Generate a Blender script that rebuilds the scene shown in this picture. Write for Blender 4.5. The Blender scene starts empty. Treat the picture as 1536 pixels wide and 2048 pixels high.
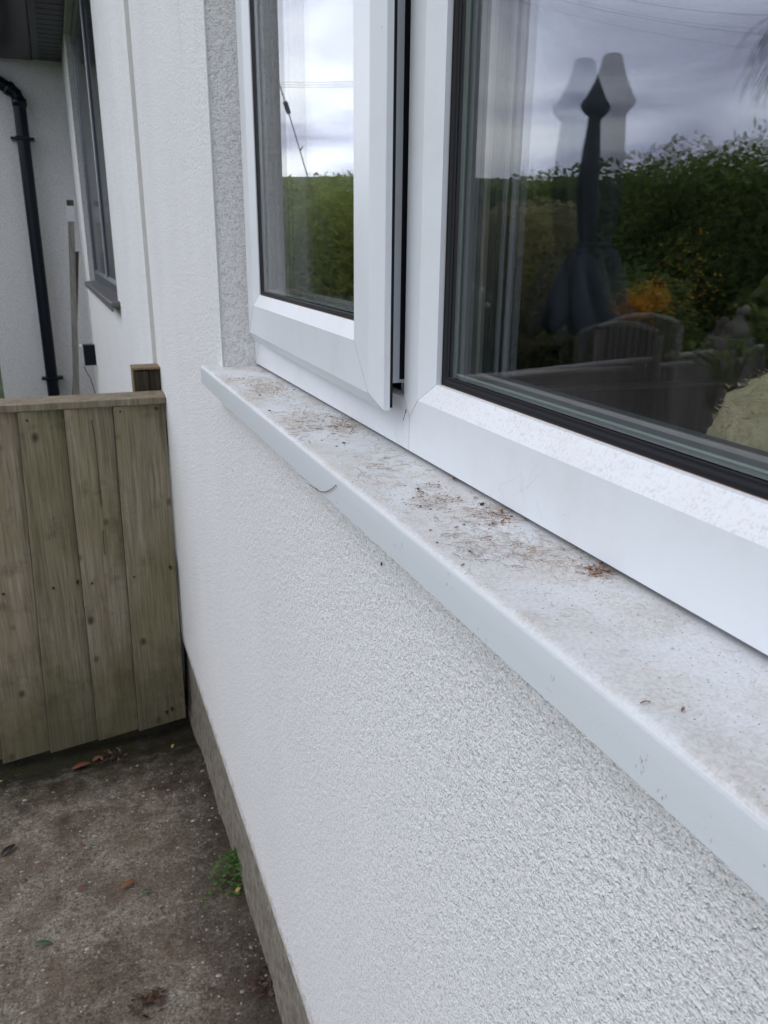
import bpy, bmesh, math, random
import numpy as np
from mathutils import Vector, Matrix, noise as mn

scene = bpy.context.scene
C = scene.collection
# ------------------------------------------------------------------ camera
# All building dimensions are written in units of S metres, measured from the lens.
S = 0.22
GZ = -5.87                      # ground level in those units
FOC = 1580.0                    # focal length in pixels of the 1536 x 2048 picture

def _ray(px, py):
    v = np.array([px - 768.0, py - 1024.0, FOC]); return v / np.linalg.norm(v)
_Y = _ray(105, 493)
_D = _ray(727, 5845); _D = _D - _Y * (_D @ _Y); _D /= np.linalg.norm(_D)
_Z = -_D; _X = np.cross(_Y, _Z)
ROT = np.array([_X, _Y, _Z])
def wray(px, py): return ROT @ _ray(px, py)
def on(px, py, axis, val):
    r = wray(px, py); return r * (val / r[axis])
def M(p): return Vector((p[0] * S, p[1] * S, (p[2] - GZ) * S))     # units -> metres

cam = bpy.data.cameras.new('camera'); co = bpy.data.objects.new('camera', cam); C.objects.link(co)
cam.sensor_fit = 'VERTICAL'; cam.sensor_height = 36; cam.lens = FOC / 2048 * 36
cam.clip_start = 0.02; cam.clip_end = 2000
rt = ROT @ np.array([1, 0, 0]); up = ROT @ np.array([0, -1, 0]); bk = ROT @ np.array([0, 0, -1])
co.matrix_world = Matrix(((rt[0], up[0], bk[0], 0), (rt[1], up[1], bk[1], 0), (rt[2], up[2], bk[2], -GZ * S), (0, 0, 0, 1)))
cam.dof.use_dof = True; cam.dof.focus_distance = 0.62; cam.dof.aperture_fstop = 24.0
scene.camera = co

# ------------------------------------------------------------------ world and sun
SUN_EL, SUN_AZ = math.radians(50), math.radians(-105)     # azimuth from +Y towards +X
world = bpy.data.worlds.new('World'); scene.world = world; world.use_nodes = True
nt = world.node_tree; nt.nodes.clear()
def N(t, k, **kw):
    n = t.nodes.new(k)
    for a, b in kw.items(): setattr(n, a, b)
    return n
out = N(nt, 'ShaderNodeOutputWorld'); bg = N(nt, 'ShaderNodeBackground'); bg.inputs[1].default_value = 0.1
sky = N(nt, 'ShaderNodeTexSky', sky_type='NISHITA', sun_disc=False)
sky.sun_elevation = SUN_EL; sky.sun_rotation = SUN_AZ
tc = N(nt, 'ShaderNodeTexCoord'); sep = N(nt, 'ShaderNodeSeparateXYZ'); nt.links.new(tc.outputs['Generated'], sep.inputs[0])
def wm(op, a, b=None, c=None, t=nt):
    n = N(t, 'ShaderNodeMath', operation=op)
    for i, v in enumerate((a, b, c)):
        if v is None: continue
        if isinstance(v, (int, float)): n.inputs[i].default_value = v
        else: t.links.new(v, n.inputs[i])
    return n.outputs[0]
zc = wm('MAXIMUM', sep.outputs[2], 0.0)
den = wm('ADD', zc, 0.22)
cx = wm('DIVIDE', sep.outputs[0], den); cy = wm('DIVIDE', sep.outputs[1], den)
cmb = N(nt, 'ShaderNodeCombineXYZ'); nt.links.new(cx, cmb.inputs[0]); nt.links.new(cy, cmb.inputs[1])
n1 = N(nt, 'ShaderNodeTexNoise'); n1.inputs['Scale'].default_value = 1.25; n1.inputs['Detail'].default_value = 7; n1.inputs['Roughness'].default_value = 0.52; n1.inputs['Distortion'].default_value = 0.5
nt.links.new(cmb.outputs[0], n1.inputs['Vector'])
cr = N(nt, 'ShaderNodeValToRGB'); nt.links.new(n1.outputs['Fac'], cr.inputs[0])
cr.color_ramp.elements[0].position = 0.39; cr.color_ramp.elements[0].color = (3.7, 3.75, 5.3, 1)
cr.color_ramp.elements[1].position = 0.63; cr.color_ramp.elements[1].color = (11.6, 12.0, 12.6, 1)
e = cr.color_ramp.elements.new(0.5); e.color = (7.8, 8.3, 9.7, 1)
# brighter, thinner cloud low in the direction the wall points to
az = wm('SUBTRACT', sep.outputs[1], wm('MULTIPLY', sep.outputs[0], 0.25))
gl = N(nt, 'ShaderNodeMapRange'); gl.inputs[1].default_value = 0.3; gl.inputs[2].default_value = 0.85; gl.inputs[3].default_value = 0.9; gl.inputs[4].default_value = 1.75
nt.links.new(az, gl.inputs[0])
vm = N(nt, 'ShaderNodeVectorMath', operation='SCALE'); nt.links.new(cr.outputs[0], vm.inputs[0]); nt.links.new(gl.outputs[0], vm.inputs['Scale'])
mx = N(nt, 'ShaderNodeMix', data_type='RGBA'); mx.inputs[0].default_value = 0.9
nt.links.new(sky.outputs[0], mx.inputs[6]); nt.links.new(vm.outputs[0], mx.inputs[7])
nt.links.new(mx.outputs[2], bg.inputs[0]); nt.links.new(bg.outputs[0], out.inputs[0])
sun = bpy.data.lights.new('sun', 'SUN'); sun.energy = 0.6; sun.angle = math.radians(40); sun.color = (1, 0.96, 0.9)
so = bpy.data.objects.new('sun', sun); C.objects.link(so)
sd = Vector((math.sin(SUN_AZ) * math.cos(SUN_EL), math.cos(SUN_AZ) * math.cos(SUN_EL), math.sin(SUN_EL)))
so.rotation_euler = sd.to_track_quat('Z', 'Y').to_euler(); so.location = (-3, 2, 6)
scene.view_settings.view_transform = 'Standard'; scene.view_settings.look = 'None'
scene.view_settings.exposure = 0.50; scene.view_settings.gamma = 1
scene.cycles.transparent_max_bounces = 24; scene.cycles.max_bounces = 10
scene.cycles.glossy_bounces = 6
try: scene.cycles.sample_clamp_indirect = 8
except Exception: pass

# ------------------------------------------------------------------ materials
def mat(name, col=(.5, .5, .5), rough=.6, metal=0.0, spec=None):
    m = bpy.data.materials.new(name); m.use_nodes = True
    b = m.node_tree.nodes['Principled BSDF']
    b.inputs['Base Color'].default_value = (*col, 1); b.inputs['Roughness'].default_value = rough; b.inputs['Metallic'].default_value = metal
    if spec is not None: b.inputs['Specular IOR Level'].default_value = spec
    return m
def bs(m): return m.node_tree.nodes['Principled BSDF']
def tex(m, kind='ShaderNodeTexNoise', scale=10, stretch=(1, 1, 1), coord='Object', **kw):
    t = m.node_tree
    c = N(t, 'ShaderNodeTexCoord'); mp = N(t, 'ShaderNodeMapping'); mp.inputs['Scale'].default_value = stretch
    t.links.new(c.outputs[coord], mp.inputs[0])
    n = N(t, kind); n.inputs['Scale'].default_value = scale
    for a, b in kw.items():
        if a in n.inputs: n.inputs[a].default_value = b
        else: setattr(n, a, b)
    t.links.new(mp.outputs[0], n.inputs['Vector'])
    return n
def ramp(m, src, stops):
    r = N(m.node_tree, 'ShaderNodeValToRGB')
    el = r.color_ramp.elements
    while len(el) < len(stops): el.new(0.5)
    for x, (p, c) in zip(el, stops):
        x.position = p; x.color = (*c, 1) if len(c) == 3 else c
    m.node_tree.links.new(src, r.inputs[0]); return r.outputs[0]
def mixc(m, fac, a, b, blend='MIX'):
    n = N(m.node_tree, 'ShaderNodeMix', data_type='RGBA', blend_type=blend)
    for i, v in ((0, fac), (6, a), (7, b)):
        if isinstance(v, (int, float)): n.inputs[i].default_value = v
        elif isinstance(v, tuple): n.inputs[i].default_value = (*v, 1)
        else: m.node_tree.links.new(v, n.inputs[i])
    return n.outputs[2]
def base(m, s): m.node_tree.links.new(s, bs(m).inputs['Base Color'])
def bump(m, srcs):
    last = None
    for s, strength, dist in srcs:
        b = N(m.node_tree, 'ShaderNodeBump'); b.inputs['Strength'].default_value = strength; b.inputs['Distance'].default_value = dist
        m.node_tree.links.new(s, b.inputs['Height'])
        if last: m.node_tree.links.new(last, b.inputs['Normal'])
        last = b.outputs[0]
    m.node_tree.links.new(last, bs(m).inputs['Normal'])
def bw(*v): return tuple((x, x, x) for x in v)

def render_mat(name, col, s1, d1, s2, d2, rough=.9, mudf=0.0):
    m = mat(name, col, rough, spec=.25)
    a = tex(m, scale=s1, Detail=2, Roughness=.6); mid = tex(m, scale=s2 * 1.7, Detail=2, Roughness=.6)
    b = tex(m, scale=s2, Detail=3, Roughness=.6)
    big = tex(m, scale=3.2, Detail=4, Roughness=.6, stretch=(1, 1, .5))
    cc = ramp(m, big.outputs['Fac'], [(.3, tuple(x * .94 for x in col)), (.7, col)])
    t = m.node_tree; sp = N(t, 'ShaderNodeSeparateXYZ'); tcc = N(t, 'ShaderNodeTexCoord'); t.links.new(tcc.outputs['Object'], sp.inputs[0])
    sn = tex(m, scale=38, Detail=6, Roughness=.75)
    mud = N(t, 'ShaderNodeMapRange'); mud.inputs[1].default_value = .285; mud.inputs[2].default_value = .247; t.links.new(wm('ADD', sp.outputs[2], wm('MULTIPLY', wm('SUBTRACT', .56, sn.outputs['Fac'], t=t), .14, t=t), t=t), mud.inputs[0])
    cc = mixc(m, wm('MULTIPLY', mud.outputs[0], mudf, t=t), cc, (.30, .24, .17))
    rn = tex(m, scale=26, Detail=5, Roughness=.7, stretch=(1, 1, .10)); rs = ramp(m, rn.outputs['Fac'], [(.58, (0, 0, 0)), (.75, (1, 1, 1))])
    dr = N(t, 'ShaderNodeMapRange'); dr.inputs[1].default_value = .75; dr.inputs[2].default_value = 1.09; t.links.new(sp.outputs[2], dr.inputs[0])
    cc = mixc(m, wm('MULTIPLY', wm('MULTIPLY', rs, dr.outputs[0], t=t), .22, t=t), cc, (.48, .49, .42))
    pit_shade = ramp(m, a.outputs['Fac'], [(.36, (.76, .765, .765)), (.52, (1, 1, 1))])  # speckle and pit shade put into the colour, following the bump noise
    pit_shade = mixc(m, 1.0, pit_shade, ramp(m, mid.outputs['Fac'], [(.36, (.84, .845, .85)), (.5, (1, 1, 1))]), 'MULTIPLY')
    base(m, mixc(m, 1.0, cc, pit_shade, 'MULTIPLY'))
    bump(m, [(b.outputs['Fac'], .8, d2), (mid.outputs['Fac'], .8, d2 * .6), (a.outputs['Fac'], .9, d1)])
    return m
m_render = render_mat('white_textured_render', (.915, .92, .915), 520, .0026, 120, .0036, mudf=.75)
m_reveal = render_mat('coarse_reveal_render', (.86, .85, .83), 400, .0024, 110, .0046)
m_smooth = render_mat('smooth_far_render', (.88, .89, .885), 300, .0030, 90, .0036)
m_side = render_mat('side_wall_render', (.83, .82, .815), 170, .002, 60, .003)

def upvc(name, col=(.71, .745, .775), dust=.85):
    m = mat(name, col, .33, spec=.5)
    t = m.node_tree
    g = N(t, 'ShaderNodeNewGeometry'); s = N(t, 'ShaderNodeSeparateXYZ'); t.links.new(g.outputs['True Normal'], s.inputs[0])
    upf = N(t, 'ShaderNodeMapRange'); upf.inputs[1].default_value = .25; upf.inputs[2].default_value = .6; t.links.new(s.outputs[2], upf.inputs[0])
    a = tex(m, scale=420, Detail=4, Roughness=.7); b = tex(m, scale=60, Detail=4, Roughness=.6)
    sp = ramp(m, a.outputs['Fac'], [(.50, (0, 0, 0)), (.66, (1, 1, 1))])
    bb = ramp(m, b.outputs['Fac'], [(.35, (.35, .35, .35)), (.65, (1, 1, 1))])
    f = wm('MULTIPLY', wm('MULTIPLY', sp, bb, t=t), wm('MULTIPLY', upf.outputs[0], dust, t=t), t=t)
    speck = tex(m, 'ShaderNodeTexVoronoi', scale=85)
    sk = ramp(m, speck.outputs['Distance'], [(.03, (1, 1, 1)), (.05, (0, 0, 0))])
    rnd = ramp(m, speck.outputs['Color'], [(.80, (0, 0, 0)), (.86, (1, 1, 1))])
    c1 = mixc(m, f, mixc(m, upf.outputs[0], col, (.72, .74, .76)), (.45, .45, .44))
    gm_ = tex(m, scale=14, Detail=6, Roughness=.7); gmm = ramp(m, gm_.outputs['Fac'], [(.5, (0, 0, 0)), (.8, (1, 1, 1))])
    c1 = mixc(m, wm('MULTIPLY', gmm, .3, t=t), c1, (.55, .53, .48))
    c2 = mixc(m, wm('MULTIPLY', wm('MULTIPLY', sk, rnd, t=t), .6, t=t), c1, (.18, .16, .14))
    base(m, c2)
    rr = N(t, 'ShaderNodeMapRange'); rr.inputs[3].default_value = .33; rr.inputs[4].default_value = .75; t.links.new(upf.outputs[0], rr.inputs[0]); t.links.new(rr.outputs[0], bs(m).inputs['Roughness'])
    return m
m_upvc = upvc('white_upvc')
def sillmat():
    m = mat('dirty_white_sill', (.66, .71, .75), .45, spec=.4); t = m.node_tree
    g = N(t, 'ShaderNodeNewGeometry'); s = N(t, 'ShaderNodeSeparateXYZ'); t.links.new(g.outputs['True Normal'], s.inputs[0])
    upf = N(t, 'ShaderNodeMapRange'); upf.inputs[1].default_value = .3; upf.inputs[2].default_value = .9; t.links.new(s.outputs[2], upf.inputs[0])
    big = tex(m, scale=16, Detail=5, Roughness=.62, stretch=(1, .7, 1))
    fib = tex(m, scale=170, Detail=6, Roughness=.78, stretch=(.45, 1.6, 1), Distortion=1.2)
    grit = tex(m, scale=520, Detail=4, Roughness=.7)
    sp = N(t, 'ShaderNodeSeparateXYZ'); tcc = N(t, 'ShaderNodeTexCoord'); t.links.new(tcc.outputs['Object'], sp.inputs[0])
    far = N(t, 'ShaderNodeMapRange'); far.inputs[1].default_value = .15; far.inputs[2].default_value = 1.1; far.inputs[3].default_value = -.10; far.inputs[4].default_value = .12; t.links.new(sp.outputs[1], far.inputs[0])
    bf = wm('ADD', big.outputs['Fac'], far.outputs[0], t=t)
    br = ramp(m, bf, [(.32, (.12, .12, .12)), (.56, (1, 1, 1))])
    fr = ramp(m, fib.outputs['Fac'], [(.44, (0, 0, 0)), (.66, (1, 1, 1))])
    gr = ramp(m, grit.outputs['Fac'], [(.44, (0, 0, 0)), (.58, (1, 1, 1))])
    f1 = wm('MULTIPLY', wm('MULTIPLY', br, fr, t=t), .85, t=t)
    f2 = wm('MULTIPLY', wm('MULTIPLY', gr, wm('ADD', wm('MULTIPLY', br, .7, t=t), .3, t=t), t=t), .8, t=t)
    f = wm('MULTIPLY', wm('MAXIMUM', f1, f2, t=t), upf.outputs[0], t=t)
    hue = tex(m, scale=45, Detail=3)
    dirt = ramp(m, hue.outputs['Fac'], [(.35, (.38, .37, .35)), (.7, (.42, .36, .29))])
    haze = wm('MULTIPLY', wm('ADD', wm('MULTIPLY', br, .6, t=t), .15, t=t), upf.outputs[0], t=t)
    c0 = mixc(m, haze, (.65, .69, .72), (.55, .53, .50))
    base(m, mixc(m, f, c0, dirt))
    rr = N(t, 'ShaderNodeMapRange'); rr.inputs[3].default_value = .30; rr.inputs[4].default_value = .6; t.links.new(upf.outputs[0], rr.inputs[0]); t.links.new(rr.outputs[0], bs(m).inputs['Roughness'])
    vs_ = tex(m, 'ShaderNodeTexVoronoi', scale=150); vk = ramp(m, vs_.outputs['Distance'], [(.06, (1, 1, 1)), (.10, (0, 0, 0))]); vr_ = ramp(m, vs_.outputs['Color'], [(.78, (0, 0, 0)), (.82, (1, 1, 1))])
    cur = bs(m).inputs['Base Color'].links[0].from_socket
    base(m, mixc(m, wm('MULTIPLY', wm('MULTIPLY', vk, vr_, t=t), .7, t=t), cur, (.16, .13, .10)))
    bump(m, [(grit.outputs['Fac'], .3, .0005)])
    return m
m_sill = sillmat()
m_black = mat('black_rubber', (.008, .009, .012), .6, spec=.25)
m_blackgloss = mat('black_gloss_plastic', (.005, .008, .015), .3, spec=.25)
m_dgrey = mat('anthracite_frame', (.06, .07, .088), .42, spec=.3)
m_lgrey = mat('grey_frame_light', (.24, .26, .29), .4)
m_sillgrey = mat('anthracite_sill', (.11, .105, .11), .42)
m_spacer = mat('grey_spacer', (.10, .11, .115), .5, .3)
m_spgreen = mat('greenish_spacer_lip', (.17, .21, .19), .5)
m_pink = mat('inner_bead', (.42, .37, .37), .5)
m_rust = mat('dirty_joint', (.20, .13, .085), .95)
m_steel = mat('worn_metal', (.6, .61, .62), .5, .6)
m_innerframe = mat('inner_frame_grey', (.06, .07, .07), .5)
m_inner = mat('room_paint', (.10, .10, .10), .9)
m_bead = mat('corner_bead', (.74, .75, .76), .6)
m_weld = mat('weld_line', (.35, .36, .38), .7)
def m_glass_make(name='pane_glass'):
    m = bpy.data.materials.new(name); m.use_nodes = True; t = m.node_tree; t.nodes.clear()
    o = N(t, 'ShaderNodeOutputMaterial'); tr = N(t, 'ShaderNodeBsdfTransparent'); tr.inputs[0].default_value = (.955, .975, .965, 1)
    gl = N(t, 'ShaderNodeBsdfGlossy'); gl.inputs['Roughness'].default_value = 0.0
    g = N(t, 'ShaderNodeNewGeometry'); d = N(t, 'ShaderNodeVectorMath', operation='DOT_PRODUCT')
    t.links.new(g.outputs['Incoming'], d.inputs[0]); t.links.new(g.outputs['Normal'], d.inputs[1])
    c = wm('ABSOLUTE', d.outputs['Value'], t=t); k = wm('POWER', wm('SUBTRACT', 1.0, c, t=t), 5.0, t=t)
    f = wm('ADD', wm('MULTIPLY', k, .957, t=t), .043, t=t)
    mx = N(t, 'ShaderNodeMixShader'); t.links.new(f, mx.inputs[0]); t.links.new(tr.outputs[0], mx.inputs[1]); t.links.new(gl.outputs[0], mx.inputs[2])
    t.links.new(mx.outputs[0], o.inputs[0]); return m
m_glass = m_glass_make()
m_lowe = m_glass_make('coated_pane_glass')
for n_ in m_lowe.node_tree.nodes:
    if n_.type == 'BSDF_GLOSSY': n_.inputs[0].default_value = (.90, .86, 1.0, 1)
    if n_.type == 'MATH' and n_.operation == 'ADD': n_.inputs[1].default_value = .105

def wood(name, cols, green=.35, s=1.0):
    m = mat(name, cols[0], .85, spec=.2); t = m.node_tree
    gi = N(t, 'ShaderNodeNewGeometry'); off = N(t, 'ShaderNodeCombineXYZ')
    for k_ in (0, 2): t.links.new(wm('MULTIPLY', gi.outputs['Random Per Island'], 7.3 + k_, t=t), off.inputs[k_])
    gr = tex(m, scale=55 * s, Detail=7, Roughness=.7, stretch=(1, 1, .045), Distortion=.6)
    fine = tex(m, scale=260 * s, Detail=4, Roughness=.7, stretch=(1, 1, .03))
    big = tex(m, scale=3.5 * s, Detail=4, stretch=(1, 1, .6))
    c = ramp(m, gr.outputs['Fac'], [(.30, cols[0]), (.5, cols[1]), (.70, cols[2])])
    c = mixc(m, wm('MULTIPLY', ramp(m, big.outputs['Fac'], [(.42, (0, 0, 0)), (.62, (1, 1, 1))]), green, t=t), c, cols[3])
    c = mixc(m, 1.0, c, ramp(m, fine.outputs['Fac'], [(.36, (.70, .69, .67)), (.6, (1.10, 1.10, 1.10))]), 'MULTIPLY')
    kn = tex(m, 'ShaderNodeTexVoronoi', scale=13 * s, stretch=(1, 1, .7))
    for tn in (gr, fine, big, kn):
        mpn = tn.inputs['Vector'].links[0].from_node; t.links.new(off.outputs[0], mpn.inputs['Location'])
    kf = ramp(m, kn.outputs['Distance'], [(.07, (1, 1, 1)), (.15, (0, 0, 0))]); kr = ramp(m, kn.outputs['Color'], [(.5, (0, 0, 0)), (.56, (1, 1, 1))])
    c = mixc(m, wm('MULTIPLY', wm('MULTIPLY', kf, kr, t=t), .8, t=t), c, (.035, .026, .018))
    if green > .5:      # algae creeping up from the damp ground
        sp = N(t, 'ShaderNodeSeparateXYZ'); tcc = N(t, 'ShaderNodeTexCoord'); t.links.new(tcc.outputs['Object'], sp.inputs[0])
        an = tex(m, scale=9, Detail=6, Roughness=.7)
        av = N(t, 'ShaderNodeMapRange'); av.inputs[1].default_value = .36; av.inputs[2].default_value = .05; t.links.new(wm('ADD', sp.outputs[2], wm('MULTIPLY', wm('SUBTRACT', an.outputs['Fac'], .5, t=t), .7, t=t), t=t), av.inputs[0])
        c = mixc(m, wm('MULTIPLY', av.outputs[0], .62, t=t), c, (.085, .08, .038))
        bl = tex(m, scale=14, Detail=5, Roughness=.7); c = mixc(m, wm('MULTIPLY', ramp(m, bl.outputs['Fac'], [(.55, (0, 0, 0)), (.72, (1, 1, 1))]), .5, t=t), c, (.075, .065, .048))
    # island tint: each board its own shade
    g = N(t, 'ShaderNodeNewGeometry')
    c = mixc(m, 1.0, c, ramp(m, g.outputs['Random Per Island'], [(0, (.82, .83, .76)), (1, (1.12, 1.08, 1.05))]), 'MULTIPLY')
    base(m, c); bump(m, [(gr.outputs['Fac'], .5, .003), (fine.outputs['Fac'], .5, .0008)])
    return m
m_gate = wood('weathered_gate_wood', [(.195, .168, .118), (.28, .248, .185), (.355, .32, .25), (.17, .162, .075)], .62)
m_post = wood('dark_post_wood', [(.03, .024, .018), (.05, .04, .03), (.07, .055, .04), (.05, .045, .03)], .2)
m_postside = wood('pale_post_wood', [(.16, .12, .075), (.2, .15, .095), (.24, .18, .115), (.15, .13, .08)], .1)
m_seamshade = mat('board_seam_shade', (.035, .03, .02), .95)
m_plank = wood('grey_weathered_plank', [(.14, .135, .135), (.24, .235, .23), (.33, .325, .31), (.18, .17, .15)], .2, .6)
m_plankdark = wood('brown_weathered_plank', [(.05, .04, .035), (.09, .075, .065), (.12, .1, .09), (.06, .055, .05)], .2, .6)

def concrete():
    m = mat('old_concrete', (.1, .09, .075), .95, spec=.2); t = m.node_tree
    a = tex(m, scale=7, Detail=8, Roughness=.72); b = tex(m, scale=85, Detail=7, Roughness=.85); c3 = tex(m, scale=210, Detail=4, Roughness=.8)
    c = ramp(m, a.outputs['Fac'], [(.32, (.16, .13, .10)), (.5, (.32, .28, .22)), (.68, (.46, .42, .345))])
    c = mixc(m, .85, c, ramp(m, b.outputs['Fac'], [(.34, (.30, .27, .24)), (.48, (.9, .9, .9)), (.66, (1.7, 1.66, 1.6))]), 'MULTIPLY')
    c = mixc(m, .85, c, ramp(m, c3.outputs['Fac'], [(.36, (.4, .38, .36)), (.64, (1.55, 1.55, 1.55))]), 'MULTIPLY')
    red = tex(m, scale=11, Detail=4)
    c = mixc(m, wm('MULTIPLY', ramp(m, red.outputs['Fac'], [(.44, (0, 0, 0)), (.68, (1, 1, 1))]), .6, t=t), c, (.19, .125, .09))
    v = tex(m, 'ShaderNodeTexVoronoi', scale=42); vf = ramp(m, v.outputs['Distance'], [(.10, (1, 1, 1)), (.17, (0, 0, 0))]); vr = ramp(m, v.outputs['Color'], [(.68, (0, 0, 0)), (.72, (1, 1, 1))])
    c = mixc(m, wm('MULTIPLY', wm('MULTIPLY', vf, vr, t=t), .6, t=t), c, (.28, .26, .23))
    v2 = tex(m, 'ShaderNodeTexVoronoi', scale=75); vf2 = ramp(m, v2.outputs['Distance'], [(.15, (1, 1, 1)), (.24, (0, 0, 0))]); vr2 = ramp(m, v2.outputs['Color'], [(.5, (0, 0, 0)), (.54, (1, 1, 1))])
    c = mixc(m, wm('MULTIPLY', wm('MULTIPLY', vf2, vr2, t=t), .4, t=t), c, (.045, .035, .03))
    # moss, dark soil and painted shade by the gate, damp soil along the wall foot
    sp = N(t, 'ShaderNodeSeparateXYZ'); tcc = N(t, 'ShaderNodeTexCoord'); t.links.new(tcc.outputs['Object'], sp.inputs[0])
    ns = tex(m, scale=22, Detail=5, Roughness=.7)
    my = N(t, 'ShaderNodeMapRange'); my.inputs[1].default_value = 1.68; my.inputs[2].default_value = 1.94; t.links.new(wm('ADD', sp.outputs[1], wm('MULTIPLY', wm('SUBTRACT', ns.outputs['Fac'], .5, t=t), .45, t=t), t=t), my.inputs[0])
    c = mixc(m, wm('MULTIPLY', my.outputs[0], .88, t=t), c, (.016, .015, .009))  # near-black soil tone also carries the shade below the gate
    mg = ramp(m, tex(m, scale=30, Detail=4).outputs['Fac'], [(.48, (0, 0, 0)), (.58, (1, 1, 1))])
    c = mixc(m, wm('MULTIPLY', wm('MULTIPLY', my.outputs[0], mg, t=t), .6, t=t), c, (.045, .055, .012))
    mxx = N(t, 'ShaderNodeMapRange'); mxx.inputs[1].default_value = .07; mxx.inputs[2].default_value = .22; t.links.new(wm('ADD', sp.outputs[0], wm('MULTIPLY', wm('SUBTRACT', ns.outputs['Fac'], .5, t=t), .22, t=t), t=t), mxx.inputs[0])
    c = mixc(m, wm('MULTIPLY', mxx.outputs[0], .72, t=t), c, (.028, .021, .015))
    base(m, c)
    bump(m, [(a.outputs['Fac'], .9, .03), (b.outputs['Fac'], 1.0, .012), (c3.outputs['Fac'], .9, .003)])
    return m
m_conc = concrete()
def noisy(name, a, b, scale, rough=.85, st=(1, 1, 1), bd=.002):
    m = mat(name, a, rough, spec=.25); n = tex(m, scale=scale, Detail=6, Roughness=.7, stretch=st)
    base(m, ramp(m, n.outputs['Fac'], [(.3, a), (.7, b)])); bump(m, [(n.outputs['Fac'], .7, bd)]); return m
m_plinth = noisy('muddy_plinth', (.10, .088, .07), (.30, .27, .225), 48, bd=.006, st=(1, 1, 1))
m_stone = noisy('statue_stone', (.25, .22, .19), (.42, .38, .34), 30)
m_fencewall = noisy('dark_garden_fence', (.15, .13, .115), (.30, .27, .24), 9, st=(1, 1, .08))
m_coping = noisy('pale_coping', (.34, .32, .29), (.5, .47, .43), 12)
m_lawn = noisy('lawn_soil', (.03, .045, .015), (.07, .10, .03), 3)
m_hill = noisy('field_green', (.10, .15, .035), (.16, .21, .06), .15)
m_fabric = noisy('charcoal_parasol_cloth', (.05, .064, .076), (.115, .135, .15), 25, bd=.001)
m_pole = mat('grey_pole', (.3, .3, .3), .4, .6)
m_knob = mat('pale_knob', (.75, .75, .72), .4)
m_wire = mat('dark_wire', (.03, .03, .03), .6)
m_rope = mat('pale_stay_wire', (.35, .37, .33), .6)
m_fur = noisy('cream_fleece', (.36, .29, .17), (.62, .52, .35), 70, bd=.006)
def leafmat(name, cols, trans=.35):
    m = mat(name, cols[0], .55, spec=.35); t = m.node_tree
    g = N(t, 'ShaderNodeNewGeometry')
    base(m, ramp(m, g.outputs['Random Per Island'], [(i / (len(cols) - 1), c) for i, c in enumerate(cols)]))
    b = bs(m); o = t.nodes['Material Output']; tl = N(t, 'ShaderNodeBsdfTranslucent'); tl.inputs[0].default_value = (*[min(1, x * 1.6) for x in cols[-1]], 1)
    mxs = N(t, 'ShaderNodeMixShader'); mxs.inputs[0].default_value = trans
    t.links.new(b.outputs[0], mxs.inputs[1]); t.links.new(tl.outputs[0], mxs.inputs[2]); t.links.new(mxs.outputs[0], o.inputs[0]); return m
m_leafd = leafmat('hedge_leaves', [(.06, .10, .024), (.13, .19, .045), (.21, .28, .07)])
m_leafl = leafmat('light_hedge_leaves', [(.09, .13, .03), (.18, .24, .05), (.28, .33, .09)])
m_leafo = leafmat('olive_leaves', [(.22, .22, .09), (.36, .35, .16), (.46, .44, .22)])
m_orange = leafmat('orange_flowers', [(.75, .22, .01), (.9, .36, .02), (.95, .5, .05)], .3)
m_weed = leafmat('fresh_weed_leaves', [(.035, .085, .018), (.07, .15, .035), (.11, .21, .05)])
m_whitefl = mat('white_petals', (.75, .75, .68), .7)
m_bark = noisy('bark', (.04, .03, .022), (.10, .08, .06), 20)
m_dleaf = leafmat('dead_leaf_brown', [(.16, .06, .025), (.30, .14, .06), (.42, .25, .12)], .15)
m_dleafred = mat('dead_leaf_red', (.15, .05, .032), .7)
m_litter = leafmat('wet_leaf_litter', [(.03, .018, .012), (.07, .04, .025), (.11, .065, .04)], .0)
m_dleafgreen = mat('fallen_leaf_green', (.05, .09, .035), .5)
m_dleafyel = mat('fallen_leaf_yellow', (.34, .25, .07), .7)
m_root = leafmat('dry_root_fibre', [(.13, .065, .035), (.25, .14, .08), (.34, .23, .14)], .0)
m_straw = leafmat('straw_dust', [(.30, .20, .11), (.45, .33, .2), (.5, .42, .3)], .0)
m_insect = mat('black_insect', (.012, .012, .012), .4)
m_pebble = leafmat('pebble_mix', [(.07, .06, .05), (.13, .11, .09), (.18, .16, .13), (.20, .175, .145), (.22, .195, .165), (.25, .22, .185), (.30, .275, .24), (.38, .36, .32)], .0)
m_web = mat('cobweb', (.5, .47, .42), .8)

rnd0 = random.Random(77)
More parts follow.
